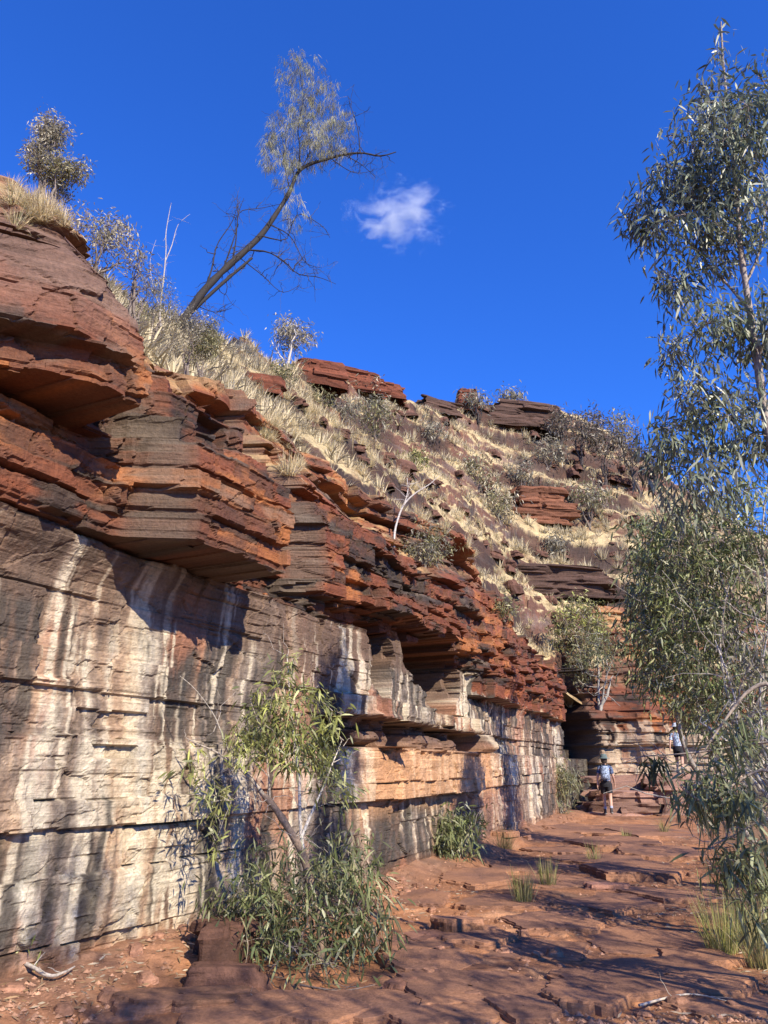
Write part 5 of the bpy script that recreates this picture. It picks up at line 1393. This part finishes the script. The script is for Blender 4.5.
def person(loc, rz, label, shirt_rgb, hat_rgb, group, scale=1.0):
    root = empty('person', loc, rz); root.scale = (scale,) * 3
    tag(root, label, 'person', group)
    sk = [(0, 0, .95, .115), (0, .0, 1.10, .105), (0, .01, 1.28, .125), (0, .0, 1.41, .075), (0, .01, 1.47, .052), (0, .02, 1.55, .082), (0, .015, 1.63, .092), (0, .01, 1.70, .062)]
    ed = [(i, i + 1) for i in range(7)]
    def chain(start, pts):
        p = start
        for q in pts:
            sk.append(q); ed.append((p, len(sk) - 1)); p = len(sk) - 1
        return p
    chain(6, [(0, .115, 1.60, .014)]); chain(6, [(.088, .01, 1.60, .016)]); chain(6, [(-.088, .01, 1.60, .016)])
    chain(0, [(-.085, 0, .88, .095), (-.095, .14, .50, .06), (-.095, .12, .34, .056), (-.095, .07, .10, .038), (-.097, .13, .05, .036), (-.10, .21, .035, .03)])
    chain(0, [(.085, 0, .88, .095), (.095, -.02, .50, .06), (.095, -.12, .34, .056), (.095, -.24, .15, .038), (.097, -.20, .075, .036), (.10, -.14, .035, .03)])
    for sx, sw in ((-1, -.10), (1, .12)):
        w = chain(2, [(sx * .15, 0, 1.37, .062), (sx * .205, -.03 + sw * .2, 1.22, .046), (sx * .235, -.05 + sw * .5, 1.10, .040), (sx * .255, .0 + sw, .96, .032), (sx * .262, .03 + sw * 1.2, .87, .024), (sx * .264, .04 + sw * 1.25, .82, .026)])
        for k, (dy, ln) in enumerate(((-.027, .062), (-.009, .075), (.009, .072), (.027, .058))):
            chain(w, [(sx * .264, .045 + sw * 1.25 + dy, .785, .009), (sx * .258, .05 + sw * 1.25 + dy, .785 - ln * .6, .008), (sx * .248, .06 + sw * 1.25 + dy, .785 - ln, .007)])
        chain(w - 1, [(sx * .258, .075 + sw * 1.2, .83, .010), (sx * .25, .085 + sw * 1.2, .795, .008)])
    me = bpy.data.meshes.new('body'); me.from_pydata([v[:3] for v in sk], ed, [])
    bo = obj('body', me, M_SKIN, root)
    mod = bo.modifiers.new('Skin', 'SKIN'); mod.use_smooth_shade = True
    if not me.skin_vertices: 
        bm = bmesh.new(); bm.from_mesh(me); bm.verts.layers.skin.verify(); bm.to_mesh(me); bm.free()
    for i, v in enumerate(sk): me.skin_vertices[0].data[i].radius = (v[3], v[3])
    me.skin_vertices[0].data[0].use_root = True
    bo.modifiers.new('Sub', 'SUBSURF').levels = 2; bo.modifiers['Sub'].render_levels = 2
    msh = plain_material('shirt', shirt_rgb, .85, 22, .55)
    mb = MB()
    loft(mb, [((0, 0, .93), .150, .118), ((0, 0, 1.02), .146, .115), ((0, .005, 1.15), .142, .112), ((0, .01, 1.28), .160, .122), ((0, .005, 1.38), .150, .098), ((0, 0, 1.44), .075, .07)], 26)
    for sx, sw in ((-1, -.10), (1, .12)):
        tube(mb, [(sx * .10, 0, 1.38), (sx * .165, 0, 1.355), (sx * .195, -.02 + sw * .15, 1.25), (sx * .212, -.03 + sw * .25, 1.19)], [.07, .076, .066, .062], 14)
    obj('shirt', mb.mesh('shirt', True), msh, root)
    mb = MB()
    loft(mb, [((0, 0, .80), .155, .118), ((0, 0, .88), .165, .128), ((0, 0, .95), .153, .121), ((0, 0, .98), .149, .117)], 26)
    tube(mb, [(-.08, 0, .90), (-.088, .05, .76), (-.094, .10, .62)], [.105, .096, .088], 16); tube(mb, [(.08, 0, .90), (.088, -.005, .76), (.094, -.015, .62)], [.105, .096, .088], 16)
    obj('shorts', mb.mesh('shorts', True), M_SHORT, root)
    mb = MB(); loft(mb, [((0, -.02, 1.50), .06, .05), ((0, -.025, 1.56), .095, .088), ((0, -.012, 1.64), .101, .100), ((0, -.01, 1.70), .085, .085)], 18)
    obj('hair', mb.mesh('hair', True), M_HAIR, root)
    mh = plain_material('hat', hat_rgb, .85, 14, .2)
    mb = MB(); loft(mb, [((0, .01, 1.645), .185, .20), ((0, .01, 1.655), .188, .203), ((0, .01, 1.675), .115, .125), ((0, .01, 1.70), .108, .118), ((0, .01, 1.76), .098, .106), ((0, .01, 1.785), .06, .065)], 26)
    obj('hat', mb.mesh('hat', True), mh, root)
    for sx, ax, ay, az, pitch in ((-1, -.095, .07, .0, 0), (1, .095, -.24, .045, .35)):
        mb = MB(); y0 = ay - .06
        for part, c in (('shoe', 0), ('sole', 1)): pass
        loft(mb, [((ax, ay, az + .02), .044, .06), ((ax, ay, az + .09), .046, .055), ((ax, ay - .005, az + .15), .045, .048)], 14)
        tube(mb, [(ax, ay - .05, az + .045), (ax, ay + .06, az + .045), (ax, ay + .15, az + .04 - pitch * .1), (ax, ay + .2, az + .035 - pitch * .12)], [.046, .05, .044, .02], 12)
        so = obj('shoe', mb.mesh('shoe', True), M_SHOE, root)
        mb = MB(); loft(mb, [((ax, ay + .07, az + .0), .048, .135), ((ax, ay + .07, az + .022), .05, .14)], 16)
        obj('sole', mb.mesh('sole', True), M_SOLE, so)
        mb = MB(); loft(mb, [((ax, ay, az + .12), .047, .05), ((ax, ay + (.02 if sx < 0 else .05), az + .21), .053, .056)], 14)
        obj('sock', mb.mesh('sock', True), M_SOCK, root)
    return root

def backpack(loc, rz, label, rgb, scale=1.0):
    root = empty('backpack', loc, rz); root.scale = (scale,) * 3
    tag(root, label, 'backpack')
    m = plain_material('pack_cloth', rgb, .8, 26, .6); m2 = plain_material('pack_strap', tuple(v * .35 for v in rgb), .8)
    mb = MB(); loft(mb, [((0, -.20, 1.02), .115, .06), ((0, -.205, 1.05), .135, .085), ((0, -.205, 1.20), .138, .09), ((0, -.19, 1.36), .125, .08), ((0, -.175, 1.42), .085, .05)], 24)
    b = obj('bag', mb.mesh('bag', True), m, root)
    mb = MB(); loft(mb, [((0, -.275, 1.05), .085, .03), ((0, -.285, 1.09), .098, .038), ((0, -.285, 1.19), .095, .036), ((0, -.275, 1.22), .08, .024)], 18)
    p = obj('front_pocket', mb.mesh('front_pocket', True), m, root)
    mb = MB(); tube(mb, [(-.07, -.312, 1.20), (0, -.325, 1.205), (.07, -.312, 1.20)], [.005] * 3, 5); obj('zip', mb.mesh('zip'), m2, p)
    for sx in (-1, 1):
        mb = MB(); tube(mb, [(sx * .075, -.13, 1.40), (sx * .095, -.05, 1.455), (sx * .10, .05, 1.43), (sx * .11, .135, 1.30), (sx * .12, .09, 1.14), (sx * .135, -.08, 1.08)], [.016, .018, .018, .017, .014, .012], 6)
        obj('shoulder_strap', mb.mesh('shoulder_strap', True), m2, root)
    mb = MB(); tube(mb, [(-.03, -.15, 1.43), (0, -.155, 1.465), (.03, -.15, 1.43)], [.008] * 3, 5); obj('carry_loop', mb.mesh('carry_loop'), m2, root)
g = gpt(609, 817)
gl = Vector((g.x, g.y, g.z + .055)); hz = -math.atan2(g.x, g.y)
WS = .98
person(gl, hz, 'walker in a wide-brimmed hat and dark shorts seen from behind on the path', (.08, .11, .19), (.10, .135, .13), 'walkers', WS)
backpack(gl, hz, 'pale blue patterned backpack on the back of the path walker', (.22, .27, .36), WS)
p2 = at(679, 757, 29.5)
person(Vector((p2.x, p2.y, 1.18)), hz - .2, 'second walker in pale blue, half hidden behind the hanging leaves', (.30, .37, .47), (.42, .46, .50), 'walkers', WS)

# ================================================================== CLOUD
cl_c = at(400, 216, 900)
mc = bpy.data.materials.new('cloud_vapour'); t, out = nt(mc); Lk = t.links.new
tc = N(t, 'ShaderNodeTexCoord')
n1 = N(t, 'ShaderNodeTexNoise'); n1.inputs['Scale'].default_value = 2.9; n1.inputs['Detail'].default_value = 7; n1.inputs['Roughness'].default_value = .62; n1.inputs['Distortion'].default_value = .5
mpc = N(t, 'ShaderNodeMapping'); mpc.inputs['Location'].default_value = (3.3, 1.2, .4); mpc.inputs['Scale'].default_value = (1, 1, 1)
Lk(tc.outputs['Object'], mpc.inputs['Vector']); Lk(mpc.outputs[0], n1.inputs['Vector'])
ln_ = N(t, 'ShaderNodeVectorMath', operation='LENGTH'); Lk(tc.outputs['Object'], ln_.inputs[0])
fall = N(t, 'ShaderNodeMapRange'); fall.inputs['From Min'].default_value = .25; fall.inputs['From Max'].default_value = 1.0; fall.inputs['To Min'].default_value = .06; fall.inputs['To Max'].default_value = -.20
Lk(ln_.outputs['Value'], fall.inputs['Value'])
ad = N(t, 'ShaderNodeMath', operation='ADD'); Lk(n1.outputs['Fac'], ad.inputs[0]); Lk(fall.outputs[0], ad.inputs[1])
mr = N(t, 'ShaderNodeMapRange'); mr.inputs['From Min'].default_value = .48; mr.inputs['From Max'].default_value = .66; mr.inputs['To Max'].default_value = .036
Lk(ad.outputs[0], mr.inputs['Value'])
pv_ = N(t, 'ShaderNodeVolumePrincipled'); pv_.inputs['Color'].default_value = (1, 1, 1, 1); pv_.inputs['Anisotropy'].default_value = .0
Lk(mr.outputs[0], pv_.inputs['Density']); Lk(pv_.outputs[0], out.inputs['Volume'])
bm = bmesh.new(); bmesh.ops.create_icosphere(bm, subdivisions=4, radius=1.0)
for v in bm.verts: v.co *= 1.0 + .12 * mnoise.noise(v.co * 2.0)
me = bpy.data.meshes.new('cloud'); bm.to_mesh(me); bm.free()
co = obj('cloud', me, mc); co.location = cl_c; co.scale = (96, 46, 80)
tag(co, 'small wispy white cloud alone in the blue sky', 'cloud')
